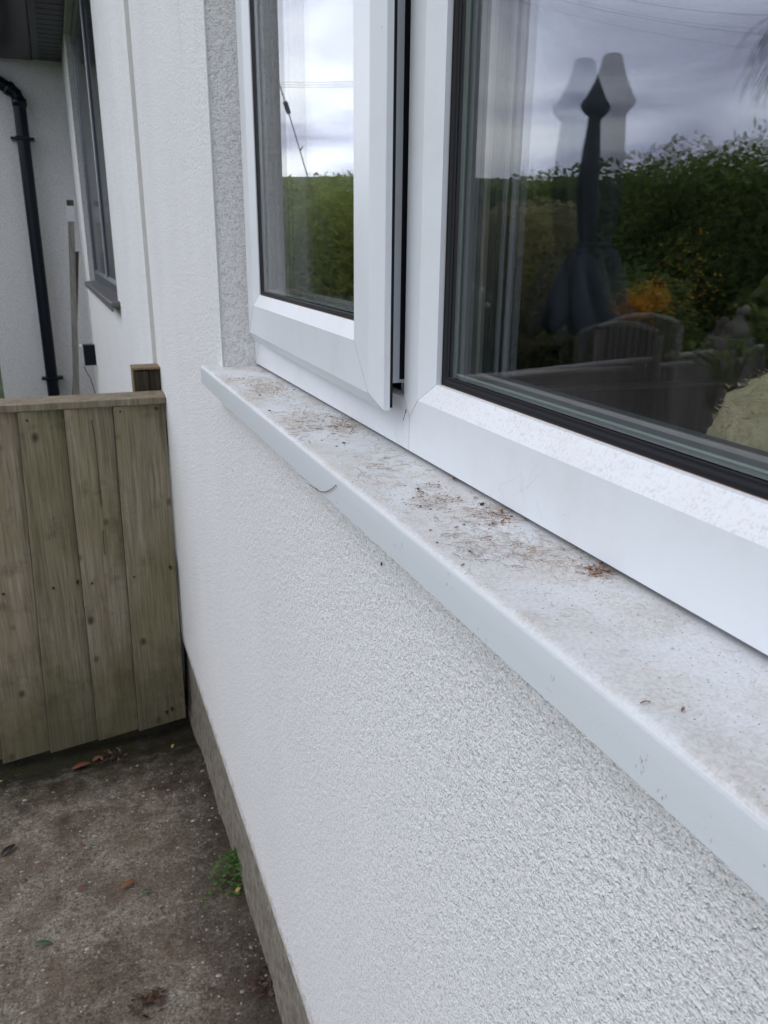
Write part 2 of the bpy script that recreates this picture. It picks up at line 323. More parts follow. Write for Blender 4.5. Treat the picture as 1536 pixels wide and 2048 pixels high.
# ------------------------------------------------------------------ helpers
def thing(name, label, cat, loc=(0, 0, 0), group=None):
    o = bpy.data.objects.new(name, None); C.objects.link(o); o.location = loc; o.empty_display_size = .1
    tag(o, label, cat, group); return o
def tag(o, label=None, cat=None, group=None, kind=None):
    if label: o['label'] = label
    if cat: o['category'] = cat
    if group: o['group'] = group
    if kind: o['kind'] = kind
    return o
def link(name, bm, material, parent=None, smooth=False, bevel=None, mats=None, recalc=True):
    if recalc: bmesh.ops.recalc_face_normals(bm, faces=bm.faces)
    me = bpy.data.meshes.new(name); bm.to_mesh(me); bm.free()
    for mm in (mats or [material]): me.materials.append(mm)
    if smooth:
        for p in me.polygons: p.use_smooth = True
    o = bpy.data.objects.new(name, me); C.objects.link(o)
    if parent is not None:
        o.parent = parent
        top = parent
        loc = Vector((0, 0, 0))
        while top is not None: loc += top.location; top = top.parent
        me.transform(Matrix.Translation(-loc))       # meshes are written in world metres
    if bevel:
        b = o.modifiers.new('bevel', 'BEVEL'); b.width = bevel; b.segments = 2; b.limit_method = 'ANGLE'; b.angle_limit = math.radians(25)
        b.harden_normals = False
    return o
def box(bm, x0, x1, y0, y1, z0, z1, conv=M, mi=0):
    vs = [bm.verts.new(conv((x, y, z))) for x in (x0, x1) for y in (y0, y1) for z in (z0, z1)]
    for f in ((0, 1, 3, 2), (4, 6, 7, 5), (0, 4, 5, 1), (2, 3, 7, 6), (0, 2, 6, 4), (1, 5, 7, 3)):
        bm.faces.new([vs[i] for i in f]).material_index = mi
ID = lambda p: Vector(p)
def quadloops(bm, loops, conv=M, closed=False):
    """loops: (a0,a1,z0,z1,x); joined into a mitred rectangular frame"""
    rings = [[bm.verts.new(conv((x, a, z))) for a, z in ((a0, z0), (a1, z0), (a1, z1), (a0, z1))] for a0, a1, z0, z1, x in loops]
    for r, q in zip(rings, rings[1:]):
        for i in range(4):
            j = (i + 1) % 4; bm.faces.new((r[i], r[j], q[j], q[i]))
    return rings
def tube(bm, pts, r, n=6, conv=ID, cap=True, r1=None):
    pts = [Vector(conv(p)) for p in pts]; rings = []
    for i, p in enumerate(pts):
        d = (pts[min(i + 1, len(pts) - 1)] - pts[max(i - 1, 0)]).normalized()
        a = d.orthogonal().normalized() if i == 0 else (a - d * a.dot(d)).normalized()
        b = d.cross(a); rr = r if r1 is None else r + (r1 - r) * i / (len(pts) - 1)
        rings.append([bm.verts.new(p + (a * math.cos(t) + b * math.sin(t)) * rr) for t in [2 * math.pi * k / n for k in range(n)]])
    for q, w in zip(rings, rings[1:]):
        for i in range(n): bm.faces.new((q[i], q[(i + 1) % n], w[(i + 1) % n], w[i]))
    if cap: bm.faces.new(rings[0][::-1]); bm.faces.new(rings[-1])
def lathe(bm, c, prof, n=24, axis=None, wob=None):
    c = Vector(c); rings = []
    for k, (r, z) in enumerate(prof):
        ring = []
        for i in range(n):
            t = 2 * math.pi * i / n; rr = r * (wob(t, z, k) if wob else 1)
            ring.append(bm.verts.new(c + Vector((rr * math.cos(t), rr * math.sin(t), z))))
        rings.append(ring)
    for q, w in zip(rings, rings[1:]):
        for i in range(n): bm.faces.new((q[i], q[(i + 1) % n], w[(i + 1) % n], w[i]))
    return rings
def B(): return bmesh.new()

# ================================================================== the house
WX = 1.0                     # near wall face
FX = 0.955                   # far wall face, one step prouder
OY = 5.50                    # window reveal
house = thing('house', 'white rendered house wall with white window, dirty white sill and grey window farther along', 'house', M((1.0, 5.0, GZ)))
# near wall: face with opening, reveals, head
WB = -4.74
def wall_mesh(ys, zs, x, hole, depth):
    bm = B()
    def q(y0, y1, z0, z1): 
        bm.faces.new([bm.verts.new(M(p)) for p in ((x, y0, z0), (x, y1, z0), (x, y1, z1), (x, y0, z1))])
    (h0, h1, k0, k1) = hole; (y0, y1), (z0, z1) = ys, zs
    q(y0, h0, z0, z1); q(h1, y1, z0, z1); q(h0, h1, z0, k0); q(h0, h1, k1, z1)
    # bottom drip edge and return
    bm.faces.new([bm.verts.new(M(p)) for p in ((x, y0, z0), (x + .12, y0, z0), (x + .12, y1, z0), (x, y1, z0))])
    bm.faces.new([bm.verts.new(M(p)) for p in ((x, y1, z0), (x + .3, y1, z0), (x + .3, y1, z1), (x, y1, z1))])
    bm.faces.new([bm.verts.new(M(p)) for p in ((x, y0, z0), (x + 1.8, y0, z0), (x + 1.8, y0, z1), (x, y0, z1))])
    bmesh.ops.remove_doubles(bm, verts=bm.verts, dist=1e-5)
    return bm
NEARY = -9.0; NZ1 = 8.5; WTOP = 4.3
o = link('wall', wall_mesh((NEARY, 9.75), (WB, NZ1), WX, (-2.7, OY, -.80, WTOP), .3), m_render, house)
bm = B()   # reveals
for (p) in ([(WX, OY, -.80), (1.62, OY, -.80), (1.62, OY, WTOP), (WX, OY, WTOP)], [(WX, -2.7, -.80), (1.62, -2.7, -.80), (1.62, -2.7, WTOP), (WX, -2.7, WTOP)],
            [(WX, -2.7, WTOP), (1.62, -2.7, WTOP), (1.62, OY, WTOP), (WX, OY, WTOP)]):
    bm.faces.new([bm.verts.new(M(q)) for q in p])
link('window_reveal', bm, m_reveal, house, recalc=False)
bm = B(); tube(bm, [(WX + .004, OY - .004, -.775), (WX + .004, OY - .004, WTOP)], .0011, 8, M); link('corner_bead', bm, m_bead, house, True)
# far wall, proud of the near one
FHOLE = (14.85, 26.8, -1.0, 5.66)
FY1 = 32.0
o = link('wall', wall_mesh((9.75, FY1), (-5.95, 6.3), FX, FHOLE, .3), m_smooth, house)
bm = B(); box(bm, FX, WX + .01, 9.743, 9.749, WB, NZ1); link('wall_step', bm, mat('step_bead', (.60, .59, .56), .8), house)
bm = B()
for p in ([(FX, 26.8, -1.0), (1.3, 26.8, -1.0), (1.3, 26.8, 5.66), (FX, 26.8, 5.66)], [(FX, 14.85, -1.0), (1.3, 14.85, -1.0), (1.3, 14.85, 5.66), (FX, 14.85, 5.66)],
          [(FX, 14.85, 5.66), (1.3, 14.85, 5.66), (1.3, 26.8, 5.66), (FX, 26.8, 5.66)]):
    bm.faces.new([bm.verts.new(M(q)) for q in p])
link('window_reveal', bm, m_side, house, recalc=False)
# wall of the wing, facing the camera
bm = B(); box(bm, -2.235, FX + .4, FY1, FY1 + 8, -5.95, 6.1); link('wing_wall', bm, m_side, house)
# plinth below the render
bm = B(); n = 120
rows = []
for i in range(n + 1):
    y = NEARY + (9.74 - NEARY) * i / n
    rows.append([bm.verts.new(M((xx + .012 * mn.noise(Vector((y * 3, zz * 3, 0))), y, zz))) for xx, zz in ((1.13, WB + .05), (1.055, WB - .03), (1.05, -5.2), (1.03, -5.6), (1.0, -6.1))])
for a, b in zip(rows, rows[1:]):
    for k in range(4): bm.faces.new((a[k], b[k], b[k + 1], a[k + 1]))
link('plinth', bm, m_plinth, house, True)
# muddy splash smears on the render foot
# upper storey mass and roof side so that the wall carries on upwards
bm = B(); box(bm, WX + .35, WX + 14, NEARY, FY1 + 8, WTOP + .4, 12); link('upper_wall', bm, m_side, house)

# sill -------------------------------------------------------------
def sz(x): return -.777 + .0 * (x - 1.0)
def sillprof():
    p = [(1.3, sz(1.3)), (1.26, sz(1.26)), (1.2, sz(1.2)), (1.1, sz(1.1)), (1.0, sz(1.0)), (.93, sz(.93))]
    R = .022; cx_, cz_ = .873 + R, sz(.873 + R) - R
    for k in range(6):
        t = math.pi / 2 * k / 5; p.append((cx_ - R * math.sin(t), cz_ + R * math.cos(t)))
    p += [(.873, -.85), (.873, -.906), (.878, -.911), (.905, -.911), (.91, -.905), (.91, -.86), (1.02, -.855)]
    return p
pr = sillprof(); SY0, SY1 = -2.9, 5.655
bm = B(); ny = 60; rr_ = []
for i in range(ny + 1):
    y = SY0 + (SY1 - SY0) * i / ny
    rr_.append([bm.verts.new(M((x, y, z))) for x, z in pr])
for a, b in zip(rr_, rr_[1:]):
    for k in range(len(pr) - 1): bm.faces.new((a[k], b[k], b[k + 1], a[k + 1]))
bm.faces.new(rr_[-1])
sill = link('window_sill', bm, m_sill, house, recalc=True)
for p in sill.data.polygons: p.use_smooth = abs(p.normal.y) < .5
b_ = sill.modifiers.new('es', 'EDGE_SPLIT'); b_.split_angle = math.radians(35)
tag(sill, 'white window sill covered in dirt and dry debris')

# white window ----------------------------------------------------
FY = 1.23
winE = thing('window', None, None, (0, 0, 0)); winE.parent = house; winE.location = M((FY, 2.8, -.76)) - house.location
winE['label'] = 'white plastic window with its side sash slightly open'
Y0, Y1, YM = -2.68, OY - .004, 2.86
bm = B()
quadloops(bm, [(Y0, YM, -.756, WTOP, 1.42), (Y0, YM, -.756, WTOP, 1.23), (Y0 + .216, 2.731, -.544, WTOP - .216, 1.23), (Y0 + .283, 2.664, -.477, WTOP - .283, 1.274), (Y0 + .283, 2.664, -.477, WTOP - .283, 1.302)])
link('fixed_frame', bm, m_upvc, winE)
bm = B()
quadloops(bm, [(YM + .002, Y1, -.756, WTOP, 1.42), (YM + .002, Y1, -.756, WTOP, 1.2305), (YM + .004, Y1 - .14, -.556, WTOP - .15, 1.2305), (YM + .004, Y1 - .14, -.556, WTOP - .15, 1.29), (YM + .06, Y1 - .2, -.50, WTOP - .2, 1.29), (YM + .06, Y1 - .2, -.50, WTOP - .2, 1.42)])
link('opening_frame', bm, m_upvc, winE)
bm = B()   # hinge track and black strip inside the gap
box(bm, 1.291, 1.30, YM + .006, YM + .058, -.50, WTOP - .3); box(bm, 1.285, 1.295, YM + .02, 3.6, -.555, -.515); link('hinge_track', bm, m_black, winE)
bm = B(); box(bm, 1.262, 1.29, YM + .006, YM + .05, -.5, -.33); box(bm, 1.262, 1.288, YM + .006, YM + .11, -.555, -.505); link('striker', bm, m_steel, winE, bevel=.0005)
def gasket(loops, rad, conv, name='gasket', nn=1):
    bm = B(); quadloops(bm, loops, conv); return bm
fy0, fy1, fz0, fz1 = Y0 + .283, 2.664, -.477, WTOP - .283
def ins(d, x): return (fy0 + d, fy1 - d, fz0 + d, fz1 - d, x)
bm = B(); quadloops(bm, [ins(0, 1.297), ins(.009, 1.292), ins(.018, 1.297), ins(.021, 1.303), ins(.027, 1.30), ins(.033, 1.308)]); link('gasket', bm, m_black, winE, True)
bm = B(); quadloops(bm, [ins(-.002, 1.2962), ins(.003, 1.2935)]); link('dirty_joint', bm, m_rust, winE)
def pane(name, a0, a1, z0, z1, x, th, bow, conv, parent, nx=24, nz=24, gm=None):
    bm = B(); g = []
    for s_, dx in ((0, 0.0), (1, th)):
        gg = []
        for i in range(nx + 1):
            row = []
            for j in range(nz + 1):
                u, v = i / nx * 2 - 1, j / nz * 2 - 1
                bb = bow * (1 - u * u) * (1 - v * v) + bow * .6 * (1 - u * u)
                row.append(bm.verts.new(conv((x + dx + bb, a0 + (a1 - a0) * i / nx, z0 + (z1 - z0) * j / nz))))
            gg.append(row)
        g.append(gg)
        for i in range(nx):
            for j in range(nz):
                f = (gg[i][j], gg[i + 1][j], gg[i + 1][j + 1], gg[i][j + 1])
                bm.faces.new(f if s_ == 0 else f[::-1])
    a, b = g
    rim = [(i, 0) for i in range(nx)] + [(nx, j) for j in range(nz)] + [(i, nz) for i in range(nx, 0, -1)] + [(0, j) for j in range(nz, 0, -1)]
    for k, (i, j) in enumerate(rim):
        i2, j2 = rim[(k + 1) % len(rim)]
        bm.faces.new((a[i][j], b[i][j], b[i2][j2], a[i2][j2]))
    o = link(name, bm, gm or m_glass, parent, False)
    for p in o.data.polygons: p.use_smooth = True
    es = o.modifiers.new('es', 'EDGE_SPLIT'); es.split_angle = math.radians(40)
    return o
GX = 1.308; GAP = .092
pane('glass', fy0 + .012, fy1 - .012, fz0 + .012, fz1 - .012, GX, .018, .0066, M, winE)
pane('glass', fy0 + .012, fy1 - .012, fz0 + .012, fz1 - .012, GX + GAP, .018, -.012, M, winE, gm=m_lowe)
bm = B(); quadloops(bm, [ins(.030, GX + .019), ins(.044, GX + .025), ins(.044, GX + GAP - .008), ins(.030, GX + GAP - .002)]); link('spacer_bar', bm, m_spacer, winE)
bm = B(); quadloops(bm, [ins(.042, GX + .022), ins(.047, GX + .026), ins(.047, GX + .031), ins(.041, GX + .033)]); link('spacer_lip', bm, m_spgreen, winE)
bm = B(); quadloops(bm, [ins(.030, GX + GAP + .02), ins(.046, GX + GAP + .024), ins(.044, GX + GAP + .04)]); link('inner_bead', bm, m_pink, winE)
bm = B(); quadloops(bm, [ins(.03, GX + GAP + .042), ins(.02, GX + GAP + .16), ins(-.2, GX + GAP + .16)]); link('inner_frame', bm, m_innerframe, winE)
# weld lines
bm = B()
tube(bm, [(1.2297, 2.731, -.544), (1.2297, 2.806, -.622), (1.2297, 2.862, -.553)], .00022, 4, M)
link('weld_line', bm, m_weld, winE); bm = B()
tube(bm, [(1.2299, 2.806, -.622), (1.2299, 2.806, -.76)], .00022, 4, M); link('weld_line', bm, m_weld, winE); bm = B()
tube(bm, [(1.2297, 2.731, -.544), (1.2737, 2.664, -.477)], .00022, 4, M); link('weld_line', bm, m_weld, winE); bm = B()
tube(bm, [(1.2303, Y1, -.76), (1.2303, Y1 - .14, -.6)], .0002, 4, M)
link('weld_line', bm, m_weld, winE)
# black strip standing in for the shadow gap between frame and sill
bm = B(); box(bm, 1.268, 1.275, Y0, Y1, -.785, -.745); link('sill_gap_shade', bm, m_black, winE)

# sash: local frame (depth, s, z) turned about its hinge side
FA = (1.176, 5.41, 0); TH = math.radians(1.95)
def SC(p):
    d, s, z = p
    x = FA[0] - math.sin(TH) * s + math.cos(TH) * d; y = FA[1] - math.cos(TH) * s - math.sin(TH) * d
    return M((x, y, z))
SL = 2.519; ST = WTOP - .19
def sl(i, d): return (i, SL - i, -.535 + i, ST - i, d)
bm = B()
quadloops(bm, [sl(.03, .30), sl(.03, .068), sl(-.0615, .068), sl(-.0615, .042), sl(0, 0), sl(.185, 0), sl(.252, .030), sl(.252, .046)], SC)
sash = link('sash', bm, m_upvc, winE, bevel=.0005)
tag(sash, 'narrow opening sash standing slightly ajar')
def sub(name, bm, m, smooth=False): return link(name, bm, m, winE, smooth)
bm = B(); quadloops(bm, [sl(-.052, .068), sl(-.052, .082), sl(-.03, .086), sl(0.0, .084)], SC); sub('sash_gasket', bm, m_black)
bm = B(); box(bm, .17, .30, -.02 + .0, .029, -.5, ST - .03, SC); sub('groove_shade', bm, m_black); bm = B(); box(bm, .140, .30, SL - .034, SL - .026, -.49, ST - .03, SC); sub('groove_shade', bm, m_black)  # black strips stand in for the shaded grooves in the sash edge
bm = B(); quadloops(bm, [sl(.252, .041), sl(.258, .037), sl(.265, .041), sl(.270, .039), sl(.278, .0475)], SC); sub('gasket', bm, m_black, True)
bm = B(); quadloops(bm, [sl(.250, .0395), sl(.257, .036)], SC); sub('dirty_joint', bm, m_rust)
pane('sash_glass', .265, SL - .265, -.27, ST - .265, .048, .016, .002, SC, winE, 12, 12)
pane('sash_glass', .265, SL - .265, -.27, ST - .265, .135, .016, -.002, SC, winE, 12, 12, m_lowe)
bm = B(); quadloops(bm, [sl(.278, .066), sl(.292, .07), sl(.292, .130), sl(.278, .133)], SC); sub('spacer_bar', bm, m_spacer)
bm = B(); quadloops(bm, [sl(.275, .152), sl(.292, .156), sl(.292, .22), sl(.26, .26)], SC); sub('inner_bead', bm, m_pink)
bm = B()
e_ = .0005
tube(bm, [(-e_, 0.0, -.535), (-e_, .185, -.35), (.030 - e_, .252, -.283)], .00018, 4, SC)
sub('weld_line', bm, m_weld); bm = B()
tube(bm, [(-e_, SL - .185, -.35), (-e_, SL, -.535), (.042 - e_, SL + .0615, -.5965)], .00018, 4, SC)
sub('weld_line', bm, m_weld)

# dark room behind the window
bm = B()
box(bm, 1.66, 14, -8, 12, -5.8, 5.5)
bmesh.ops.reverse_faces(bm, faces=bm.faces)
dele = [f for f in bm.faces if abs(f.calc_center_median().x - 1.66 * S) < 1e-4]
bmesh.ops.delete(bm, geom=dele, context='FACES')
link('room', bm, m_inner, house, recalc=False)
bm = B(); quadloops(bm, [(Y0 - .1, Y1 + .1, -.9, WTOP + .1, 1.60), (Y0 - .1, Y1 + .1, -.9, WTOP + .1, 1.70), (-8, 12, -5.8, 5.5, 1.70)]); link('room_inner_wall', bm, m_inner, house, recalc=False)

# fluffy cream cushion indoors just behind the glass
cc = on(1708, 1022, 0, 1.95)
bm = B(); bmesh.ops.create_icosphere(bm, subdivisions=6, radius=1.0)
for v in bm.verts:
    d = v.co.normalized(); k = 1 + .16 * mn.noise(d * 2.2) + .07 * mn.noise(d * 6) + .035 * mn.noise(d * 19)
    v.co = Vector((d.x * .40, d.y * .42, d.z * .44)) * k * S + M(cc)
for i in range(14000):
    d = Vector((rnd0.gauss(0, 1), rnd0.gauss(0, 1), rnd0.gauss(0, 1))).normalized()
    k = 1 + .16 * mn.noise(d * 2.2) + .07 * mn.noise(d * 6) + .035 * mn.noise(d * 19)
    p = Vector((d.x * .40, d.y * .42, d.z * .46)) * k * S + M(cc); cl = Vector((mn.noise(d * 14), mn.noise(d * 14 + Vector((5, 0, 0))), mn.noise(d * 14 + Vector((0, 5, 0))) - .5))
    q = p + (d * .8 + cl).normalized() * rnd0.uniform(.001, .0045); w = d.cross(cl).normalized() * .0004
    bm.faces.new([bm.verts.new(p - w), bm.verts.new(q), bm.verts.new(p + w)])
tag(link('fleece_cushion', bm, m_fur, None, True), 'shaggy cream fleece cushion indoors behind the bottom corner of the glass', 'cushion')
# give it an origin at its base
def set_origin(o, p):
    p = Vector(p); o.data.transform(Matrix.Translation(-p)); o.location = p
    return o
set_origin(bpy.data.objects['fleece_cushion'], M((cc[0], cc[1], cc[2] - .46)))

# far grey window ---------------------------------------------------
w2 = thing('window', None, None); w2.parent = house; w2.location = M((1.1, 21, -1.0)) - house.location
w2['label'] = 'tall anthracite grey window seen at a steep angle'
h0, h1, k0, k1 = FHOLE; k0 = -.95
X2 = 1.10
bm = B(); quadloops(bm, [(h0, h1, k0, k1, 1.3), (h0, h1, k0, k1, X2), (h0 + .3, h1 - .3, k0 + .22, k1 - .25, X2), (h0 + .38, h1 - .38, k0 + .3, k1 - .33, X2 + .045), (h0 + .38, h1 - .38, k0 + .3, k1 - .33, X2 + .1)]); link('window_frame', bm, m_dgrey, w2, bevel=.001)
for my in (20.4,):
    bm = B(); box(bm, X2 + .002, X2 + .05, my, my + .3, k0 + .25, k1 - .25); link('mullion', bm, m_lgrey, w2, bevel=.003)
bm = B(); box(bm, X2 + .05, X2 + .07, h0 + .3, h1 - .3, k0 + .2, k1 - .2); link('glass', bm, mat('dark_glass', (.004, .007, .012), .12, spec=.06), w2)
bm = B()
prs = [(1.12, -.95), (FX - .13, -.985), (FX - .145, -.99), (FX - .145, -1.13), (FX - .115, -1.13), (FX - .115, -1.05), (1.0, -1.04)]
a = [bm.verts.new(M((x, 14.35, z + .10))) for x, z in prs]; b = [bm.verts.new(M((x, 27.25, z - .03))) for x, z in prs]
for k in range(len(prs)): bm.faces.new((a[k], b[k], b[(k + 1) % len(prs)], a[(k + 1) % len(prs)]))
bm.faces.new(a); bm.faces.new(b)
link('sill', bm, m_sillgrey, w2, bevel=.002)

# soffit, fascia ------------------------------------------------------
bm = B(); y = 31.95
while y > 14.5:
    box(bm, .25, FX - .01, y - .49, y, 5.90, 6.0); y -= .55
box(bm, .25, 1.3, 14.0, 31.99, 5.97, 6.02)
link('soffit', bm, mat('dark_soffit_boards', (.030, .036, .048), .45), house, bevel=.001)
bm = B(); box(bm, .05, .25, 14, 31.7, 5.86, 6.2); link('soffit_trim', bm, mat('grey_trim', (.065, .075, .09), .5), house, bevel=.002)
# deep gutter with a dark glossy underside beyond the trim
bm = B(); n_ = 14
for s0, s1, mi in ((.05, -1.5, 0),):
    prev = None
    for k in range(n_ + 1):
        t = math.pi * k / n_; x = (s0 + s1) / 2 + (s0 - s1) / 2 * math.cos(t); z = 5.90 - .10 * math.sin(t)
        cur = [bm.verts.new(M((x, 14, z))), bm.verts.new(M((x, 31.6, z)))]
        if prev: bm.faces.new((prev[0], prev[1], cur[1], cur[0]))
        if k in (0,): first = cur
        prev = cur
    bm.faces.new((first[0], first[1], prev[1], prev[0]))
link('gutter', bm, m_blackgloss, house, True)
bm = B(); box(bm, -2.4, .05, 31.4, 31.98, 5.88, 6.7); link('fascia', bm, m_blackgloss, house, bevel=.003)
bm = B()
vs = [M(p) for p in ((-2.5, 13.5, 6.25), (1.4, 13.5, 6.25), (1.4, 39, 6.25), (-2.5, 39, 6.25), (-2.5, 13.5, 6.45), (1.4, 13.5, 6.45), (1.4, 39, 6.45), (-2.5, 39, 6.45))]
V = [bm.verts.new(v) for v in vs]
for f in ((0, 1, 2, 3), (4, 5, 6, 7), (0, 1, 5, 4), (1, 2, 6, 5), (2, 3, 7, 6), (3, 0, 4, 7)): bm.faces.new([V[i] for i in f])
link('roof_edge', bm, m_dgrey, house)

# downpipe -----------------------------------------------------------
dp = thing('downpipe', None, None); dp.parent = house; DY = 31.6
P = lambda px, py: on(px, py, 1, DY)
pts = [P(-60, 128), P(0, 166), P(22, 180), P(31, 188), P(36, 198), P(38.2, 207), P(108.5, 795), P(150, 1143)]
dp.location = M(pts[-1]) - house.location
bm = B(); tube(bm, pts, .205 * S, 20, M); link('pipe', bm, m_blackgloss, dp, True)
bm = B()
for q in (P(25, 183), P(41, 222)):
    pass
tube(bm, [P(14, 174), P(22, 180)], 0.235 * S, 20, M); link('collar', bm, m_blackgloss, dp, True)
bm = B(); tube(bm, [P(37.5, 197), P(39.5, 213)], 0.235 * S, 20, M); link('collar', bm, m_blackgloss, dp, True)
for (cx_, cy_) in ((45, 277), (105, 757)):
    c_ = P(cx_, cy_); bm = B()
    box(bm, c_[0] - .37, c_[0] + .37, DY - .03, FY1, c_[2] - .045, c_[2] + .045); box(bm, c_[0] - .215, c_[0] + .215, DY - .215, DY + .1, c_[2] - .06, c_[2] + .06)
    br = link('pipe_bracket', bm, m_blackgloss, dp, bevel=.004)
    for sx in (-.33, .33):
        pass

# ================================================================== things by the wing wall
# tall plank with a metal cap, leaning into the corner
def plank(name, top, bot, wx, wy, m, label, cap=False):
    t = thing(name, label, 'plank', M(bot))
    bm = B()
    vs = []
    for P_ in (bot, top):
        for dx, dy in ((-wx, -wy), (wx, -wy), (wx, wy), (-wx, wy)): vs.append(bm.verts.new(M((P_[0] + dx, P_[1] + dy, P_[2]))))
    for f in ((0, 1, 2, 3), (7, 6, 5, 4), (0, 4, 5, 1), (1, 5, 6, 2), (2, 6, 7, 3), (3, 7, 4, 0)): bm.faces.new([vs[i] for i in f])
    link('timber', bm, m, t, bevel=.002)
    if cap:
        bm = B(); box(bm, top[0] - wx - .03, top[0] + wx + .03, top[1] - wy - .03, top[1] + wy + .03, top[2] - .48, top[2] + .02); link('metal_bracket', bm, m_steel, t, bevel=.004)
        bm = B(); box(bm, top[0] - wx - .01, top[0] + wx + .01, top[1] - wy - .01, top[1] + wy + .01, top[2] + .02, top[2] + .2); link('end_block', bm, m_plankdark, t, bevel=.004)
    return t
tp = on(141, 413, 1, 30.2); bt = on(156, 1060, 1, 30.2)
plank('leaning_plank', tp, (on(150, 800, 1, 30.2)[0] + .0, 29.9, GZ), .10, .10, m_plank, 'tall grey weathered timber with a metal bracket at its top, leaning by the wing wall', True)
tp = on(154, 503, 1, 30.6); b2 = on(158, 800, 1, 30.6)
plank('leaning_plank', tp, (b2[0] - .25, 30.4, GZ), .06, .08, m_plankdark, 'short dark brown board leaning behind the taller grey timber')
# wall lamp: black box on the wall with a silvery front and a hanging cable
wl = thing('wall_light', 'small black wall light with silver front and hanging cable beside the grey window', 'wall light', M((FX, 28.6, -4.0)))
LY = 28.6
c0, c1 = on(158, 690, 1, LY), on(187, 730, 1, LY)
bm = B(); box(bm, c0[0] + .1, FX, LY - .1, LY + .32, c1[2], c0[2]); link('housing', bm, m_blackgloss, wl, bevel=.006)
bm = B(); box(bm, c0[0], c0[0] + .12, LY - .16, LY + .36, c1[2] - .05, c0[2] + .02); link('front', bm, m_steel, wl, bevel=.012)
bm = B(); pts = [on(168, 730, 1, LY), on(172, 742, 1, LY), on(181, 757, 1, LY), on(187, 775, 1, LY), on(193, 798, 1, LY), on(200, 860, 1, LY)]; tube(bm, pts, .003, 6, M); link('cable', bm, m_wire, wl, True)

# ================================================================== gate and post
gate = thing('gate', 'low weathered wooden board gate closing the side passage beside the white wall', 'gate', M((-.5, 9.2, GZ)))
top_x = [-2.35, -1.9, -1.43, -.975, -.521, -.065, .444, .988]; bot_x = [-2.35, -1.95, -1.64, -1.2, -.669, -.113, .374, .950]
bm = B(); GY = 9.2
for i in range(2, 7):
    # each feather-edge board overlaps the next: thick edge on its left
    xl0, xr0, xl1, xr1 = top_x[i] - .015, top_x[i + 1] + (.03 if i < 6 else 0), bot_x[i] - .015, bot_x[i + 1] + (.03 if i < 6 else 0)
    zt = -1.665; zb = -5.79 - .035 * (6 - i) * .55 + random.Random(i).uniform(-.02, .02)
    v = []
    for (xl, xr, z) in ((xl0, xr0, zt), (xl1, xr1, zb)):
        v += [bm.verts.new(M(q)) for q in ((xl, GY - .125, z), (xr, GY - .02, z), (xr, GY, z), (xl, GY, z))]
    for f in ((0, 1, 2, 3), (7, 6, 5, 4), (0, 4, 5, 1), (1, 5, 6, 2), (2, 6, 7, 3), (3, 7, 4, 0)): bm.faces.new([v[k] for k in f])
link('board_panel', bm, m_gate, gate, bevel=.0012)
for i in range(3, 7):  # thin dark tubes stand in for the shade at each board overlap
    bm = B(); tube(bm, [(top_x[i] - .019, GY - .07, -1.67), (bot_x[i] - .019, GY - .07, -5.8)], .0014, 5, M); link('seam_shade', bm, m_seamshade, gate)
bm = B(); vs = []
for x, z in ((-1.5, -1.575), (.992, -1.575)):
    vs += [bm.verts.new(M(q)) for q in ((x, GY - .13, z - .085), (x, GY - .13, z - .01), (x, GY + .16, z + .02), (x, GY + .16, z - .085))]
for f in ((0, 1, 2, 3), (7, 6, 5, 4), (0, 4, 5, 1), (1, 5, 6, 2), (2, 6, 7, 3), (3, 7, 4, 0)): bm.faces.new([vs[k] for k in f])
mm = wood('gate_cap_wood', [(.13, .11, .08), (.2, .175, .13), (.27, .24, .19), (.16, .145, .09)], .25)
bs(mm)
link('cap_rail', bm, mm, gate, bevel=.0015)
for z in (-2.0, -3.7, -5.4):
    bm = B(); box(bm, -1.6, .93, GY + .003, GY + .16, z - .16, z + .16); link('ledge_rail', bm, m_gate, gate, bevel=.001)
# nail heads and split
for i, (px, py) in enumerate([(155, 1165), (107, 1175), (184, 1165), (268, 1152), (341, 1136), (54, 840), (240, 822), (313, 818), (7, 1187), (344, 1418), (333, 1424)]):
    p = on(px, py, 1, GY - .085); bm = B(); tube(bm, [(p[0], GY - .118, p[2]), (p[0], GY - .03, p[2])], .0028, 8, M); link('nail', bm, m_insect, gate)
bm = B(); tube(bm, [on(183, 840, 1, GY - .085), on(189, 870, 1, GY - .085), on(196, 940, 1, GY - .085), on(203, 1012, 1, GY - .085)], .0012, 4, M); tube(bm, [on(206, 1060, 1, GY - .085), on(209, 1110, 1, GY - .085)], .001, 4, M)
tag(link('split', bm, m_insect, gate), 'long crack down the second board from the wall')

post = thing('gate_post', 'dark square timber post stub standing behind the gate against the white wall', 'post', M((.85, 9.75, GZ)))
bm = B(); box(bm, .705, .865, 9.45, 9.74, GZ, -1.34); link('post_timber', bm, m_post, post, bevel=.002)
bm = B(); box(bm, .870, 1.0 - .004, 9.47, 9.74, GZ, -1.33); link('packing_timber', bm, m_post, post, bevel=.002)
bm = B(); box(bm, .69, .9995, 9.43, 9.74, -1.325, -1.30); link('post_cap', bm, m_postside, post, bevel=.001)
bm = B(); box(bm, .693, .7035, 9.46, 9.73, -2.6, -1.34); link('side_strip', bm, m_postside, post)

